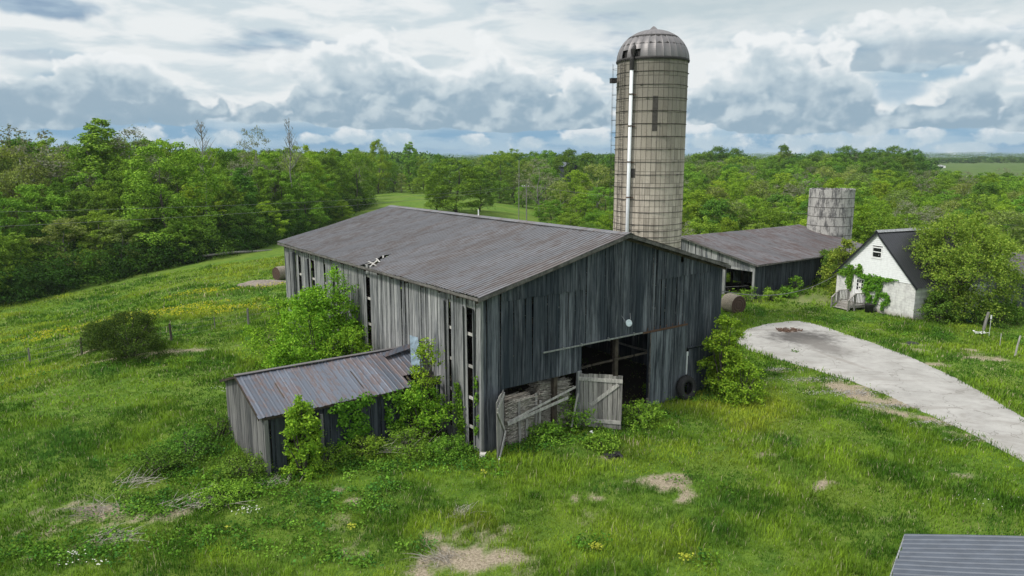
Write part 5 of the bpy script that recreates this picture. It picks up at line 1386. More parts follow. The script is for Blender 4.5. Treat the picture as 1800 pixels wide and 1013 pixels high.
x, y, z = at(230, 628); shrub('thorn_bush', x, y, 2.7, 2.65, 17000, .11, 'leaf_bush', 'large dark rounded thorn bush on the fence line of the left field', 'bush', 21, 60, 'dome', .02)
x, y, z = at(180, 615); shrub('thorn_bush', x - .3, y + .4, 1.8, 1.3, 5000, .11, 'leaf_bush', 'smaller olive thorn bush joined to the left of the large one', 'bush', 22, 24, 'dome', .02)
# yard tree in front of the house's right side
x, y, z = at(1712, 560); o = shrub('yard_tree', 35.3, 56.8, 7.8, 4.8, 34000, .20, 'leaf_yard', 'large yellowish-green tree hanging over the right side of the white house', 'tree', 23, 90, 'dome', .16, r0=.11, limbs=40, parts=('trunk', 'crown'))
shrub('undergrowth_bush', 32.6, 54.2, 2.2, 1.5, 4200, .17, 'leaf_deep', 'dark green bush under the yard tree at the house corner', 'bush', 24, 26, 'dome', .0)
shrub('undergrowth_bush', 36.5, 53.6, 1.6, 2.0, 4000, .17, 'leaf_deep', 'low dark bush under the yard tree behind the blue barrel', 'bush', 25, 26, 'dome', .0)
p = hw(2.5, HW + 1.6); shrub('box_elder', p.x, p.y, 5.0, 1.7, 5500, .19, 'leaf_yard', 'olive-green young tree between the cattle barn and the white house', 'tree', 26, 36, 'tall', .08, parts=('trunk', 'crown'))
p = bw(48.5, 13.0); shrub('vine_thicket', p.x, p.y, 3.1, 1.6, 5000, .18, 'leaf_deep', 'dark leafy thicket climbing the right end of the cattle barn side', 'shrub', 27, 30, 'dome', .0)
for i, (u, v, h, rr_, lb) in enumerate([(39.3, 13.0, .9, .8, 'dark green weed clump at the near corner of the cattle barn'), (41.6, 13.1, .8, .7, 'low weed clump halfway along the cattle barn side'), (43.3, 13.3, 1.7, .7, 'taller weed clump against the dark cattle barn side'), (37.4, 14.2, .9, 1.1, 'broad-leaved green clump beside the hay bale')]):
    p = bw(u, v); shrub('weed_clump', p.x, p.y, h, rr_, 900, .17, 'leaf_mid', lb, 'weeds', 40 + i, 12, 'dome', 0)
for i, (px, py, h, rr_, lb) in enumerate([(1000, 752, 1.35, 1.05, 'tall leafy weeds between the open door leaf and the lath piles'), (1120, 745, .85, .9, 'leafy weeds in front of the big dark barn opening'), (960, 775, .7, .7, 'low leafy weeds in front of the lath pile'), (1160, 700, .7, .8, 'leafy weeds left of the big tyre'), (1290, 655, 1.2, 1.3, 'round bushy weeds right of the corner shrubs'), (1060, 790, .5, .7, 'low leafy weeds at the foot of the open door leaf')]):
    x, y, z = at(px, py); shrub('weed_clump', x, y, h, rr_, 1800, .13, 'leaf_mid', lb, 'weeds', 60 + i, 16, 'dome', 0)
# brambles around the shed's free end
for i, (px, py, h, rr_, lb) in enumerate([(330, 800, .9, 1.2, 'dark bramble mound left of the shed end wall'), (385, 775, 1.0, 1.1, 'bramble mound against the shed end wall'), (280, 830, .7, 1.1, 'bramble patch farthest left of the shed'), (430, 840, .8, 1.0, 'bramble clump in front of the shed corner'), (640, 800, .8, 1.0, 'nettle clump along the middle of the shed front'), (720, 795, .9, 1.1, 'nettle clump near the joint of shed and barn'), (580, 815, .7, .9, 'nettle clump beside the shed door opening'), (790, 800, .7, .9, 'nettle clump at the foot of the barn side wall'), (400, 880, .5, .9, 'low bramble clump below the shed corner')]):
    x, y, z = at(px, py); shrub('bramble', x, y, h, rr_, 3000, .10, 'leaf_deep' if i < 4 else 'leaf_mid', lb, 'bramble', 80 + i, 22, 'dome', 0)

# ---- vines on walls
def vine(name, pts, mapf, label, n, size=.13, seed=1, thick=.10, mat='leaf_ivy'):
    g = np.random.default_rng(seed); C = []; out_ = Vector(mapf(0, 0, 1)) - Vector(mapf(0, 0, 0)); on = np.array(out_) / out_.length; mb = MB()
    tot = sum(p[2] * p[3] for p in pts)
    for (a, b, ra, rb) in pts:
        k = int(n * ra * rb / tot); q = g.normal(size=(k, 2)) * .45; q = q[np.abs(q).max(1) < 1.15]
        for (qa, qb) in q: C.append(mapf(a + qa * ra, b + qb * rb, abs(g.normal()) * thick + .03))
    for (a, b, _, _), (c, d, _, _) in zip(pts[:-1], pts[1:]): mb.tube([mapf(a, b, .03), mapf((a + c) / 2, (b + d) / 2 + .05, .04), mapf(c, d, .03)], .015, 4)
    C = np.array([tuple(c) for c in C]); N = on[None] * .9 + g.normal(size=(len(C), 3)) * .5 + np.array([0, 0, .35]); N /= np.linalg.norm(N, axis=1, keepdims=True)
    V, Q = leaf_quads(C, N, size * g.uniform(.7, 1.3, len(C)), seed); V0 = Vector(C.mean(0)); root = empty(name, (0, 0, 0), 0, label, 'vine')
    mb.build('stems', M['bark'], root); link('foliage', np_mesh(name, V, Q, M[mat]), root)
hmap = lambda l, z, o: hw(-.02 - o, l, z)
vine('wall_vine', [(5.6, 3.0, .35, .25), (6.5, 2.85, .7, .32), (6.95, 2.7, .4, .25), (6.15, 2.5, .35, .6), (6.1, 1.9, .28, .5), (6.2, 3.3, .4, .25), (5.2, 3.2, .3, .4)], hmap, 'leafy green vine left of and above the white door', 1500, .17, 1)
vine('wall_vine', [(4.9, 2.75, .5, .2), (4.2, 2.6, .6, .35), (3.9, 2.0, .55, .35), (4.4, 1.9, .3, .6), (4.4, 1.5, .3, .35), (3.4, 2.65, .6, .28), (2.9, 2.7, .7, .14), (2.2, 2.85, .6, .08), (3.1, 2.1, .18, .5), (2.7, 1.5, .42, .22), (2.3, 1.2, .2, .4), (2.6, .85, .32, .2), (3.3, 1.3, .15, .5), (3.45, .8, .15, .4), (4.0, 1.0, .3, .4), (2.7, .45, .14, .2)], hmap, 'looping green vine spreading over the white wall right of the door', 2900, .17, 2)
smap = lambda u, z, o: bw(u, 3.52 - o, z + .35)
vine('shed_vine', [(-4.6, 1.9, .55, .3), (-3.9, 1.9, .5, .35), (-4.5, 1.3, .3, .4), (-3.9, 1.2, .4, .4), (-3.4, 2.0, .35, .3), (-4.1, .6, .45, .35), (-3.6, .7, .35, .3), (-4.7, .3, .2, .3)], smap, 'green creeper hanging over the middle of the shed front', 1500, .13, 3)
vine('shed_vine', [(-2.3, 1.9, .5, .25), (-1.8, 1.6, .5, .45), (-1.2, 1.7, .5, .45), (-1.4, 1.1, .6, .35), (-2.5, 1.0, .15, .6), (-.7, 1.4, .4, .5), (-2.0, .5, .5, .3)], smap, 'green creeper covering the shed front next to the barn', 1700, .13, 4, .2)
bmap = lambda v, z, o: bw(.30 - o, v, z)
vine('barn_vine', [(.62, 3.1, .1, .35), (.58, 2.4, .1, .3), (.65, 1.0, .12, .3), (.5, 1.5, .08, .2)], bmap, 'thin strand of green vine on the barn corner boards', 170, .12, 5)
vine('barn_vine', [(2.0, 1.6, .35, .6), (2.1, 2.4, .25, .4), (1.8, .8, .3, .5)], bmap, 'green vine on the barn side wall beside the open slot', 500, .13, 6)

# ================================================================== YARD THINGS
# tractor tyre leaning on the gable
def tyre():
    c = bw(12.62, -.02); root = empty('tractor_tyre', (c.x, c.y, T1(c.x, c.y) + .76), YAW, 'huge old black tractor tyre standing against the dark gable wall', 'tyre')
    R0, W_ = .76, .40; prof = [(.40, -.12), (.43, -.19), (.55, -.215), (.68, -.20), (.735, -.13), (.75, 0), (.735, .13), (.68, .20), (.55, .215), (.43, .19), (.40, .12)]
    mb = MB(); n = 56; b0 = 0
    for k in range(n):
        a = 2 * math.pi * k / n
        for r_, w_ in prof: mb.v.append((r_ * math.cos(a), w_, r_ * math.sin(a)))
    for k in range(n):
        k2 = (k + 1) % n
        for j in range(len(prof) - 1): mb.f.append((k * 11 + j, k * 11 + j + 1, k2 * 11 + j + 1, k2 * 11 + j))
    b = mb.build('carcass', M['rubber'], root, True); mb = MB()
    for k in range(22):
        for s in (-1, 1):
            a0 = 2 * math.pi * (k + (.5 if s > 0 else 0)) / 22; a1 = a0 + .22
            P = lambda a, w_, r_: (r_ * math.cos(a), w_ * s, r_ * math.sin(a))
            mb.hexa([P(a0, .01, .74), P(a0 + .07, .01, .74), P(a1 + .07, .20, .66), P(a1, .20, .66), P(a0, .01, .80), P(a0 + .07, .01, .80), P(a1 + .07, .215, .72), P(a1, .215, .72)])
    mb.build('lugs', M['rubber'], root)
    root.rotation_euler = (-.16, 0, YAW); root.scale = (.84, .84, .84)
    root.location = (*bw(12.75, -.08)[:2], T1(c.x, c.y) + .62)
tyre()
# hay bales
def bale(x, y, rz, label, z=None, R_=.78, L_=1.3):
    root = empty('hay_bale', (x, y, (T1(x, y) if z is None else z) + R_ * .93), rz, label, 'hay bale'); mb = MB(); n = 40; r = random.Random(int(x * 7)); m_ = 10
    for i in range(m_):
        for k in range(n):
            a = 2 * math.pi * k / n; rr = R_ * (1 - .06 * (abs(i / (m_ - 1) - .5) * 2) ** 6) + r.gauss(0, .012); rr *= (.95 if math.sin(a) < -.85 else 1); mb.v.append((-L_ / 2 + L_ * i / (m_ - 1), rr * math.cos(a), rr * math.sin(a)))
    for i in range(m_ - 1):
        for k in range(n): mb.f.append((i * n + k, i * n + (k + 1) % n, (i + 1) * n + (k + 1) % n, (i + 1) * n + k))
    mb.build('wrap', M['hay'], root, True); mb = MB()
    for s in (-1, 1):
        rings = [(.74, .0), (.62, .02), (.56, -.005), (.42, .025), (.36, .0), (.2, .03), (.0, .01)]
        for ri, (rr, dx) in enumerate(rings):
            for k in range(24): a = 2 * math.pi * k / 24; mb.v.append((s * (L_ / 2 - .01 + dx), max(.001, rr) * math.cos(a), max(.001, rr) * math.sin(a)))
        b = len(mb.v) - 24 * len(rings)
        for ri in range(len(rings) - 1):
            for k in range(24): mb.f.append((b + ri * 24 + k, b + ri * 24 + (k + 1) % 24, b + (ri + 1) * 24 + (k + 1) % 24, b + (ri + 1) * 24 + k))
    mb.build('end_face', M['hay_end'], root)
x, y, z = at(1289, 552); bale(x + .1, y + .5, math.atan2(-.90, .42), 'brown round hay bale beside the right corner of the big barn')
x, y, z = at(490, 492); bale(x + .3, y, .9, 'grey round hay bale seen past the far left corner of the barn')
x, y, z = at(466, 500)
mb = MB(); g = random.Random(3)
for i in range(9):
    for k in range(20):
        a = 2 * math.pi * k / 20; rr = (8 - i) / 8 * 2.6 * (1 + .12 * math.sin(3 * a)); mb.v.append((x + rr * math.cos(a) * 1.2, y + rr * math.sin(a), T1(x, y) - .15 + .55 * (1 - ((8 - i) / 8) ** 2) + g.gauss(0, .03)))
for i in range(8):
    for k in range(20): mb.f.append((i * 20 + k, i * 20 + (k + 1) % 20, (i + 1) * 20 + (k + 1) % 20, (i + 1) * 20 + k))
tag(mb.build('soil_mound', M['soil'], smooth=True), 'low bare grey mound of soil and rotted hay beside the far hay bale', 'mound')

# fence posts, wires, poles
def post(px, py, h, label, lean=(0, 0), r_=.06, mat='post', name='fence_post', group=None, z=None):
    x, y, z = at(px, py); mb = MB(); mb.tube([(0, 0, -.3), (lean[0] * .5, lean[1] * .5, h * .5), (lean[0], lean[1], h)], [r_ * 1.1, r_, r_ * .9], 7); o = mb.build(name, M[mat]); o.location = (x, y, z); tag(o, label, 'post', group); return Vector((x + lean[0], y + lean[1], z + h * .85))
FP = [post(-40, 655, 1.1, 'grey fence post just outside the left picture edge'), post(53, 640, 1.1, 'leftmost grey fence post of the field fence'), post(144, 624, 1.15, 'dark fence post left of the large thorn bush', (.03, 0), .07, 'bark'), post(302, 602, 1.25, 'dark fence post touching the right side of the thorn bush', (-.05, 0), .08, 'bark'), post(378, 580, .9, 'thin fence post second from the barn in the field fence', r_=.035), post(437, 572, 1.25, 'grey fence post of the field fence nearest the barn', r_=.075), post(489, 556, 1.1, 'fence post half hidden at the far corner of the barn')]
mb = MB()
for a, b in zip(FP[:-1], FP[1:]):
    for dz in (0, -.35, -.7): mb.tube([a + Vector((0, 0, dz)), a.lerp(b, .5) + Vector((0, 0, dz - .05)), b + Vector((0, 0, dz))], .006, 3)
tag(mb.build('fence_wire', M['wire']), 'three strands of fence wire strung across the left field', 'wire')
post(1727, 584, 1.45, 'leaning grey fence post beside the white rubbish at the right', (.35, .1), .10)
post(1783, 628, 1.35, 'crooked pale fence post nearest the right picture edge', (.18, -.05), .055, 'wood_light')
post(1757, 612, .95, 'thin short stake between the two right fence posts', (0, 0), .025, 'wood_light')
x, y, z = at(1758, 603); mb = MB(); mb.box(-.035, .035, -.03, .03, 1.35, 1.62); mb.tube([(0, 0, -.1), (0, 0, 1.36)], .012, 5); o = mb.build('marker_tube', M['white']); o.location = (x, y + 1.2, z); tag(o, 'small white tube on a thin rod above the short stake', 'marker')
x, y, z = at(1703, 566); mb = MB(); mb.lathe([(.0, 0), (.28, 0), (.29, .03), (.27, .3), (.29, .33), (.27, .6), (.29, .63), (.27, .88), (.25, .9), (.0, .9)], 24); o = mb.build('plastic_barrel', M['blue'], smooth=True); o.location = (x, y, z); tag(o, 'blue plastic barrel in the shade under the yard tree', 'barrel')
x, y, z = at(1724, 588); mb = MB(); r = random.Random(4)
for i in range(14): a = r.random() * 3.14; mb.bar((x + r.uniform(-.45, .4), y + r.uniform(-.3, .3), z + .04), (x + r.uniform(-.45, .45), y + r.uniform(-.35, .35), z + r.uniform(.08, .2)), r.uniform(.06, .16), .03)
tag(mb.build('rubbish_sheet', M['white']), 'crumpled white rubbish on the grass by the leaning post', 'rubbish')
p = hw(-.55, 3.55); mb = MB(); mb.lathe([(.0, 0), (.30, 0), (.34, .62), (.37, .66), (.33, .66), (.29, .05), (0, .05)], 20); o = mb.build('black_tub', M['rubber'], smooth=True); o.location = (p.x, p.y, 0); tag(o, 'black tub standing between the porch and the white wall', 'tub')
x, y, z = at(1603, 605); mb = MB(); mb.lathe([(.0, .05), (.3, .07), (.42, .02), (.45, -.03)], 14); o = mb.build('ash_heap', M['rubber']); o.location = (x, y, z); tag(o, 'flat black ash spot on the bare ground in front of the house', 'ash heap')
x, y, z = at(1081, 803); mb = MB(); r = random.Random(14)
for i in range(22): mb.bar((x + r.gauss(0, .18), y + r.gauss(0, .12), z + .03), (x + r.gauss(0, .25), y + r.gauss(0, .2), z + r.uniform(.05, .2)), r.uniform(.05, .2), .02)
tag(mb.build('rubber_scrap', M['rubber']), 'torn black rubber scrap lying in the grass in front of the open door leaf', 'scrap')
x, y, z = at(1040, 770); mb = MB(); r = random.Random(15)
for i in range(5): mb.bar((x + r.gauss(0, .05), y + r.gauss(0, .03), z + .2), (x + r.gauss(0, .08), y + r.gauss(0, .05), z + r.uniform(.2, .3)), r.uniform(.04, .09), .02)
tag(mb.build('paper_scrap', M['white']), 'small white scrap caught in the weeds below the open door leaf', 'scrap')
x, y, z = at(847, 806); mb = MB(); r = random.Random(16)
mb.prism([(x - .12, y - .12, z - .1), (x + .1, y - .14, z - .1), (x + .16, y + .12, z - .1), (x - .10, y + .14, z - .1)], (.03, .04, .30)); tag(mb.build('corner_stone', plain('pale_stone', (.5, .49, .46), .9, var=.3)), 'pale foundation stone under the near corner of the barn', 'stone')

# utility poles
def pole(px, Y, top, label, arm, r_=.13, lean=0):
    x, _, zt = atY(px, top, Y); g = T1(x, Y); root = empty('utility_pole', (x, Y, g), -.35, label, 'utility pole'); mb = MB(); mb.tube([(0, 0, -.5), (lean, 0, zt - g)], [r_, r_ * .75], 8); mb.build('pole', M['post'], root)
    if arm:
        mb = MB(); mb.box(-arm, arm * .45, -.06, .06, zt - g - .55, zt - g - .42); mb.bar((-.8, .05, zt - g - .5), (0, .05, zt - g - 1.4), .05, .05); mb.build('crossarm', M['post'], root)
        for k, u in enumerate((-arm + .1, -arm * .5, arm * .35)): mb = MB(); mb.lathe([(.0, 0), (.06, 0), (.07, .08), (.03, .12), (.05, .2), (0, .22)], 10); o = mb.build('insulator', M['white'], root); o.location = (u, 0, zt - g - .42)
    return Vector((x + lean, Y, zt))
PA = pole(926, 150, 324, 'right power pole with crossarm beyond the barn ridge', 1.1, .14, -.1)
PB = pole(912, 152, 282, 'taller thin pole left of the power pole beyond the barn ridge', 0, .10, .05)
mb = MB(); mb.tube([(0, 0, 0), (0, 0, .45)], .04, 6); mb.lathe([(.09, 0), (.03, .18), (0, .2)], 8); o = mb.build('lightning_point', M['white'], None); q = bw(UR, 12.6); o.location = (q.x, q.y, ZR - .1); tag(o, 'small white cap standing on the barn ridge below the power poles', 'roof cap')
def wire(name, A, B, sag, label, r_=.018, n=24):
    A = Vector(A); B = Vector(B); mb = MB(); mb.tube([A.lerp(B, k / n) - Vector((0, 0, sag * 4 * (k / n) * (1 - k / n))) for k in range(n + 1)], r_, 4); tag(mb.build(name, M['wire']), label, 'cable')
wire('power_line', atY(-420, 380, 52), PA + Vector((-1, 0, -.4)), 1.0, 'upper thin power line crossing in front of the left wood', .014)
wire('power_line', atY(-420, 416, 50), PB + Vector((0, 0, -5.6)), 1.0, 'lower thin power line crossing in front of the left wood', .016)
wire('power_line', PA + Vector((.4, 0, -.4)), atY(1900, 400, 105), 1.2, 'thin power line running behind the tall silo to the right', .018)
wire('service_cable', bw(15.7, .7, 5.35), hw(-.1, HW - .2, HE - .15), .95, 'dark service cable slung from the barn corner to the white house', .022)
wire('yard_wire', bw(38.2, 14.6, 1.2), bw(30.2, 19.5, 1.15), .1, 'thin wire across the doorway of the cattle barn', .012)
# fallen log at the wood's edge
x, y, z = at(425, 446); mb = MB(); mb.tube([(x - 5, y - 5.5, z + .2), (x - 1, y - 1.5, z + .35), (x + 2, y + .5, z + .25), (x + 4.5, y + 1, z + .45)], [.16, .2, .18, .08], 7); mb.tube([(x - 1, y - 1.5, z + .35), (x - .2, y - 3, z + 1.0)], [.1, .03], 5)
tag(mb.build('fallen_log', M['bark_pale'], smooth=True), 'fallen grey log lying along the foot of the left wood', 'log')
# brush piles of dead stalks
def brush(px, py, n, L_, seed, label, h=.35, mat='lath'):
    x, y, z = at(px, py); r = random.Random(seed); mb = MB(); main = r.random() * 3.14
    for i in range(n):
        a = main + r.gauss(0, .6); l = L_ * r.uniform(.3, 1); cx, cy = x + r.gauss(0, L_ * .35), y + r.gauss(0, L_ * .22); z0 = z + r.uniform(.02, h * .5); z1 = z + r.uniform(.05, h)
        mb.tube([(cx, cy, z0), (cx + math.cos(a) * l * .5, cy + math.sin(a) * l * .5, (z0 + z1) / 2 + .04), (cx + math.cos(a) * l, cy + math.sin(a) * l, z1)], [.008, .007, .004], 3, cap=False)
    tag(mb.build('brush_pile', M[mat]), label, 'brush', kind='stuff')
brush(340, 890, 70, 1.3, 1, 'spread of dead grey stalks in front of the shed')
brush(180, 900, 60, 1.2, 2, 'matted dead stalks on the bare patch at lower left', .15)
brush(190, 950, 50, 1.0, 8, 'pale flattened straw near the lower left corner', .1)
brush(230, 860, 40, .9, 3, 'few upright dead stalks left of the brambles', .6)
brush(690, 800, 30, 1.6, 4, 'long dead canes sticking out beside the shed front', .9)
brush(490, 855, 40, .8, 5, 'dead stalks below the shed corner', .3)
brush(780, 985, 60, 1.0, 6, 'straw litter on the bare patch at the bottom edge', .08)
brush(800, 905, 45, .8, 7, 'straw litter on the bare patch in front of the barn', .08)

# ================================================================== GRASS, FLOWERS, WEEDS
def scatter(n, pxr, pyr, seed, ymax=None):
    """random spots, evenly spread over the visible land"""
    g = np.random.default_rng(seed); px = g.uniform(*pxr, n); py = g.uniform(*pyr, n)
    return px, py
def grass_points(density, rmin, rmax, seed):
    g = np.random.default_rng(seed); a0, a1 = R(-41), R(41)
    n = int(density * (a1 - a0) * (rmax ** 2 - rmin ** 2) / 2); a = g.uniform(a0, a1, n); r = np.sqrt(g.uniform(rmin ** 2, rmax ** 2, n))
    return np.sin(a) * r, np.cos(a) * r
def blades(x, y, per, h0, wd, seed, spread, thin=.0):
    g = np.random.default_rng(seed); z = T(x, y); keep = ~in_poly(x + g.normal(0, .28, len(x)), y + g.normal(0, .28, len(x)), _poly); b = bare(x, y); keep &= g.random(len(x)) > b * .93
    # on the rear fields shorter grass
    x, y, z, b = x[keep], y[keep], z[keep], b[keep]
    patch = fbm(x, y, 7.0, 11, 4); fine = fbm(x, y, 1.6, 12, 3); hue = fbm(x, y, 4.0, 14, 3)
    H = h0 * (.55 + 1.5 * np.clip((fbm(x, y, 2.4, 15, 4) - .33) * 2.2, 0, 1)) * (1 - .5 * b)
    n = len(x); X = np.repeat(x, per) + g.normal(0, spread, n * per); Y = np.repeat(y, per) + g.normal(0, spread, n * per); Z = np.repeat(z, per) - .03
    Hh = np.repeat(H, per) * g.uniform(.5, 1.25, n * per) * np.where(g.random(n * per) < .03, 2.0, 1.0); an = g.uniform(0, 2 * math.pi, n * per); w2 = wd * g.uniform(.6, 1.3, n * per)
    ln = g.uniform(.15, .75, n * per) * Hh; dx, dy = np.cos(an), np.sin(an)
    base = np.stack([X, Y, Z], -1); side = np.stack([-dy, dx, np.zeros_like(dx)], -1) * w2[:, None] * .5
    mid = base + np.stack([dx * ln * .35, dy * ln * .35, Hh * .6], -1); tip = base + np.stack([dx * ln, dy * ln, Hh * .92], -1)
    V = np.stack([base - side, base + side, mid + side * .75, mid - side * .75, tip], 1).reshape(-1, 3)
    i = np.arange(n * per)[:, None] * 5; Tt = np.concatenate([np.concatenate([i, i + 1, i + 2], 1), np.concatenate([i, i + 2, i + 3], 1), np.concatenate([i + 3, i + 2, i + 4], 1)], 0)
    dark = np.array([.060, .145, .015]); lite = np.array([.235, .365, .032]); yel = np.array([.37, .41, .045]); blue = np.array([.07, .19, .035]); dead = np.array([.44, .40, .25])
    f = np.clip((fine - .34) * 2.6 + (patch - .5) * 1.6, 0, 1)[:, None]; c = dark * (1 - f) + lite * f
    yk = np.clip((patch - .52) * 4, 0, 1)[:, None] * .6; c = c * (1 - yk) + yel * yk; bk = np.clip((.46 - hue) * 4, 0, 1)[:, None] * .6; c = c * (1 - bk) + blue * bk
    c = np.repeat(c, per, 0) * g.uniform(.65, 1.35, (n * per, 1)); dk = g.random(n * per) < (.035 + .35 * np.repeat(b, per) + .10 * np.repeat(np.clip((fbm(x, y, 5.0, 21, 4) - .55) * 5, 0, 1), per)); c[dk] = dead * g.uniform(.6, 1.2, (dk.sum(), 1))
    col = np.repeat(c, 5, 0)
    return V, Tt, col
parts = [blades(*grass_points(64, 16, 27, 1), 8, .15, .018, 1, .10), blades(*grass_points(46, 27, 40, 2), 7, .16, .026, 2, .12), blades(*grass_points(22, 40, 64, 3), 6, .17, .042, 3, .16), blades(*grass_points(6, 64, 110, 4), 5, .18, .09, 4, .25)]
off = 0; Vs, Ts, Cs = [], [], []
for V, Tt, c in parts: Vs.append(V); Ts.append(Tt + off); Cs.append(c); off += len(V)
o = link('meadow_grass', np_mesh('meadow_grass', np.vstack(Vs), np.vstack(Ts), M['tint'], np.vstack(Cs), tri=True)); tag(o, 'patchy green meadow grass covering the farmyard and the fields', 'grass', kind='stuff')

def leafy_patches(name, spots, seed, size, n_per, hgt, cols, label, cat):
    g = np.random.default_rng(seed); C = []; K = []
    for (px, py, ra, rb, cnt) in spots:
        x, y, z = at(px, py)
        for k in range(cnt):
            qx, qy = x + g.normal() * ra * .5, y + g.normal() * rb * .5; hh = hgt * g.uniform(.4, 1.3); cc = np.array(cols[g.integers(len(cols))]) * g.uniform(.7, 1.25); rad = hgt * g.uniform(.4, .9); zz = T1(qx, qy)
            m_ = int(n_per * g.uniform(.5, 1.3)); d = g.normal(size=(m_, 3)) * [rad, rad, hh * .35]; d[:, 2] = np.abs(d[:, 2]) + .03
            C.append(d + [qx, qy, zz]); K.append(np.repeat(cc[None], m_, 0) * g.uniform(.6, 1.35, (m_, 1)))
    C = np.vstack(C); K = np.vstack(K); N = g.normal(size=C.shape) * .55 + [0, 0, .8]; N /= np.linalg.norm(N, axis=1, keepdims=True); V, Q = leaf_quads(C, N, size * g.uniform(.6, 1.4, len(C)), seed, .8)
    tag(link(name, np_mesh(name, V, Q, M['tint'], np.repeat(K, 4, 0))), label, cat, kind='stuff')
G1, G2, G3, G4 = (.055, .145, .018), (.11, .24, .028), (.17, .32, .04), (.07, .19, .035)
leafy_patches('weeds', [(100, 960, 2.4, .8, 26), (230, 900, 2, .6, 20), (330, 950, 2, .8, 20), (420, 960, 1.6, .8, 14), (550, 960, 1.4, .8, 12), (300, 880, 1.6, .5, 16), (470, 850, 1.2, .6, 26), (540, 812, 1.6, .5, 30), (600, 800, 1.5, .4, 26), (670, 792, 1.6, .4, 30), (740, 785, 1.4, .4, 26), (800, 792, 1.0, .4, 22), (835, 812, .8, .4, 12), (940, 780, 1.0, .4, 14), (1110, 752, 1.0, .4, 14), (380, 800, 1.6, .8, 26), (420, 770, 1.0, .6, 16), (1230, 690, 1.3, .5, 18), (1190, 705, .8, .3, 10), (500, 830, 2.2, .8, 30), (430, 870, 2.0, .8, 30), (620, 820, 2.5, .6, 30), (700, 825, 2.5, .6, 26), (640, 890, .9, 1.0, 16), (560, 880, 1.5, .8, 18), (780, 815, 1.8, .4, 18), (840, 830, 1.5, .5, 12), (330, 840, 2.6, .9, 34), (250, 810, 2, .8, 18), (1000, 775, 1.2, .5, 14), (1080, 770, 1.2, .5, 14), (1150, 735, 1.4, .5, 16), (1250, 705, 1.5, .6, 20), (1330, 660, 1.3, .6, 14), (1045, 960, .5, .4, 8), (1240, 985, .3, .2, 3), (160, 980, 1.6, .8, 20), (60, 985, 1.5, .6, 14), (740, 960, .6, .4, 5), (600, 985, .8, .4, 8), (680, 860, 1.2, .8, 16), (500, 920, 2, .8, 14), (450, 590, 3, 1.6, 30), (330, 590, 2, .6, 14), (240, 640, 5, .5, 40), (60, 665, 3.5, .5, 26), (1360, 555, 3, 1.0, 18), (1480, 565, 3, .8, 20), (1640, 590, 3.5, 1, 26), (1760, 600, 2.5, 1.4, 26), (1400, 620, .1, .1, 1), (480, 520, 2, 1, 14), (900, 790, 1.2, .4, 10), (1300, 860, 5, 2, 5)], 5, .085, 46, .32, [G1, G2, G2, G3, G4], 'broad-leaved weeds growing in clumps through the grass and along the walls', 'weeds')
def dots(name, spots, seed, size, col, label, cat, hh=.22):
    g = np.random.default_rng(seed); C = []
    for (px, py, ra, rb, cnt) in spots:
        x, y, z = at(px, py); q = g.normal(size=(cnt, 2)) * [ra * .5, rb * .5]; xx = x + q[:, 0]; yy = y + q[:, 1]; C.append(np.stack([xx, yy, T(xx, yy) + hh * g.uniform(.5, 1.2, cnt)], -1))
    C = np.vstack(C); N = g.normal(size=C.shape) * .4 + [0, 0, 1]; N /= np.linalg.norm(N, axis=1, keepdims=True); V, Q = leaf_quads(C, N, size * g.uniform(.6, 1.4, len(C)), seed, 1.0)
    tag(link(name, np_mesh(name, V, Q, M['tint'], np.repeat(np.array(col)[None] * g.uniform(.8, 1.1, (len(C), 1)), 4, 0))), label, cat, kind='stuff')
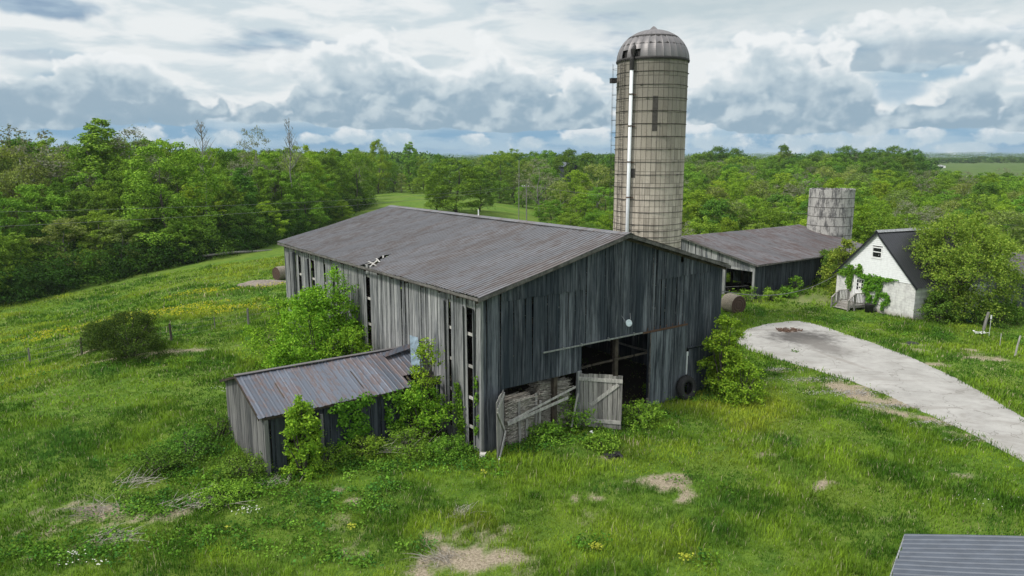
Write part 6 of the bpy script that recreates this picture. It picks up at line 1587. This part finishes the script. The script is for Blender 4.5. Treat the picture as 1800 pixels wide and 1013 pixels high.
# buttercups: spread where the yellow drifts are
g = np.random.default_rng(31); X_, Y_ = grass_points(11, 40, 85, 31); k = (g.random(len(X_)) < yellow(X_, Y_) ** 1.2 * .85 + .012) & (X_ < -8); C = np.stack([X_[k], Y_[k], T(X_[k], Y_[k]) + g.uniform(.12, .3, k.sum())], -1)
Cc = np.repeat(C, 3, 0) + g.normal(size=(len(C) * 3, 3)) * [.12, .12, .03]; N = g.normal(size=Cc.shape) * .3 + [0, 0, 1]; N /= np.linalg.norm(N, axis=1, keepdims=True); V, Q = leaf_quads(Cc, N, .085, 31, 1.0)
tag(link('buttercups', np_mesh('buttercups', V, Q, M['tint'], np.tile(np.array([[.50, .47, .03]]), (len(V), 1)))), 'yellow buttercups drifting across the left field', 'flowers', kind='stuff')
dots('white_flowers', [(440, 905, .5, .3, 45), (128, 985, .4, .15, 26), (175, 998, .3, .1, 14), (395, 690, 1.0, .4, 30), (120, 1000, .4, .2, 10), (1720, 890, 1, .4, 10)], 6, .05, (.75, .76, .70), 'small white flower heads in the grass at lower left', 'flowers')
dots('yellow_leaves', [(1050, 972, .22, .12, 60), (1205, 992, .25, .08, 60), (400, 940, .1, .05, 12), (620, 935, .2, .15, 26), (850, 838, .12, .1, 14), (1690, 470, .1, .1, 1)], 7, .07, (.42, .46, .06), 'pale yellow leaf tips of dock plants in the near grass', 'leaves', .25)
dots('gravel', [(1500, 692, 2.8, .5, 500), (1430, 668, 2.2, .5, 350), (1570, 715, 2.2, .4, 350), (1640, 745, 2.0, .3, 200), (1370, 650, 1.2, .4, 160), (1690, 775, 1.5, .2, 90)], 8, .07, (.38, .37, .35), 'grey gravel crumbling along the near edge of the pale drive', 'gravel', .03)

# ================================================================== AIR
def air():
    m = bpy.data.materials.new('thin_air'); m.use_nodes = True; n = m.node_tree.nodes; n.clear()
    o = n.new('ShaderNodeOutputMaterial'); v = n.new('ShaderNodeVolumePrincipled')
    v.inputs['Color'].default_value = (.80, .88, .95, 1); v.inputs['Density'].default_value = .00011; v.inputs['Anisotropy'].default_value = 0.0
    m.node_tree.links.new(v.outputs[0], o.inputs['Volume'])
    mb = MB(); mb.box(-3000, 3000, -600, 2600, -12, 32); h = mb.build('haze', m); tag(h, 'thin bluish air paling the far woods', 'haze', kind='stuff')
air()
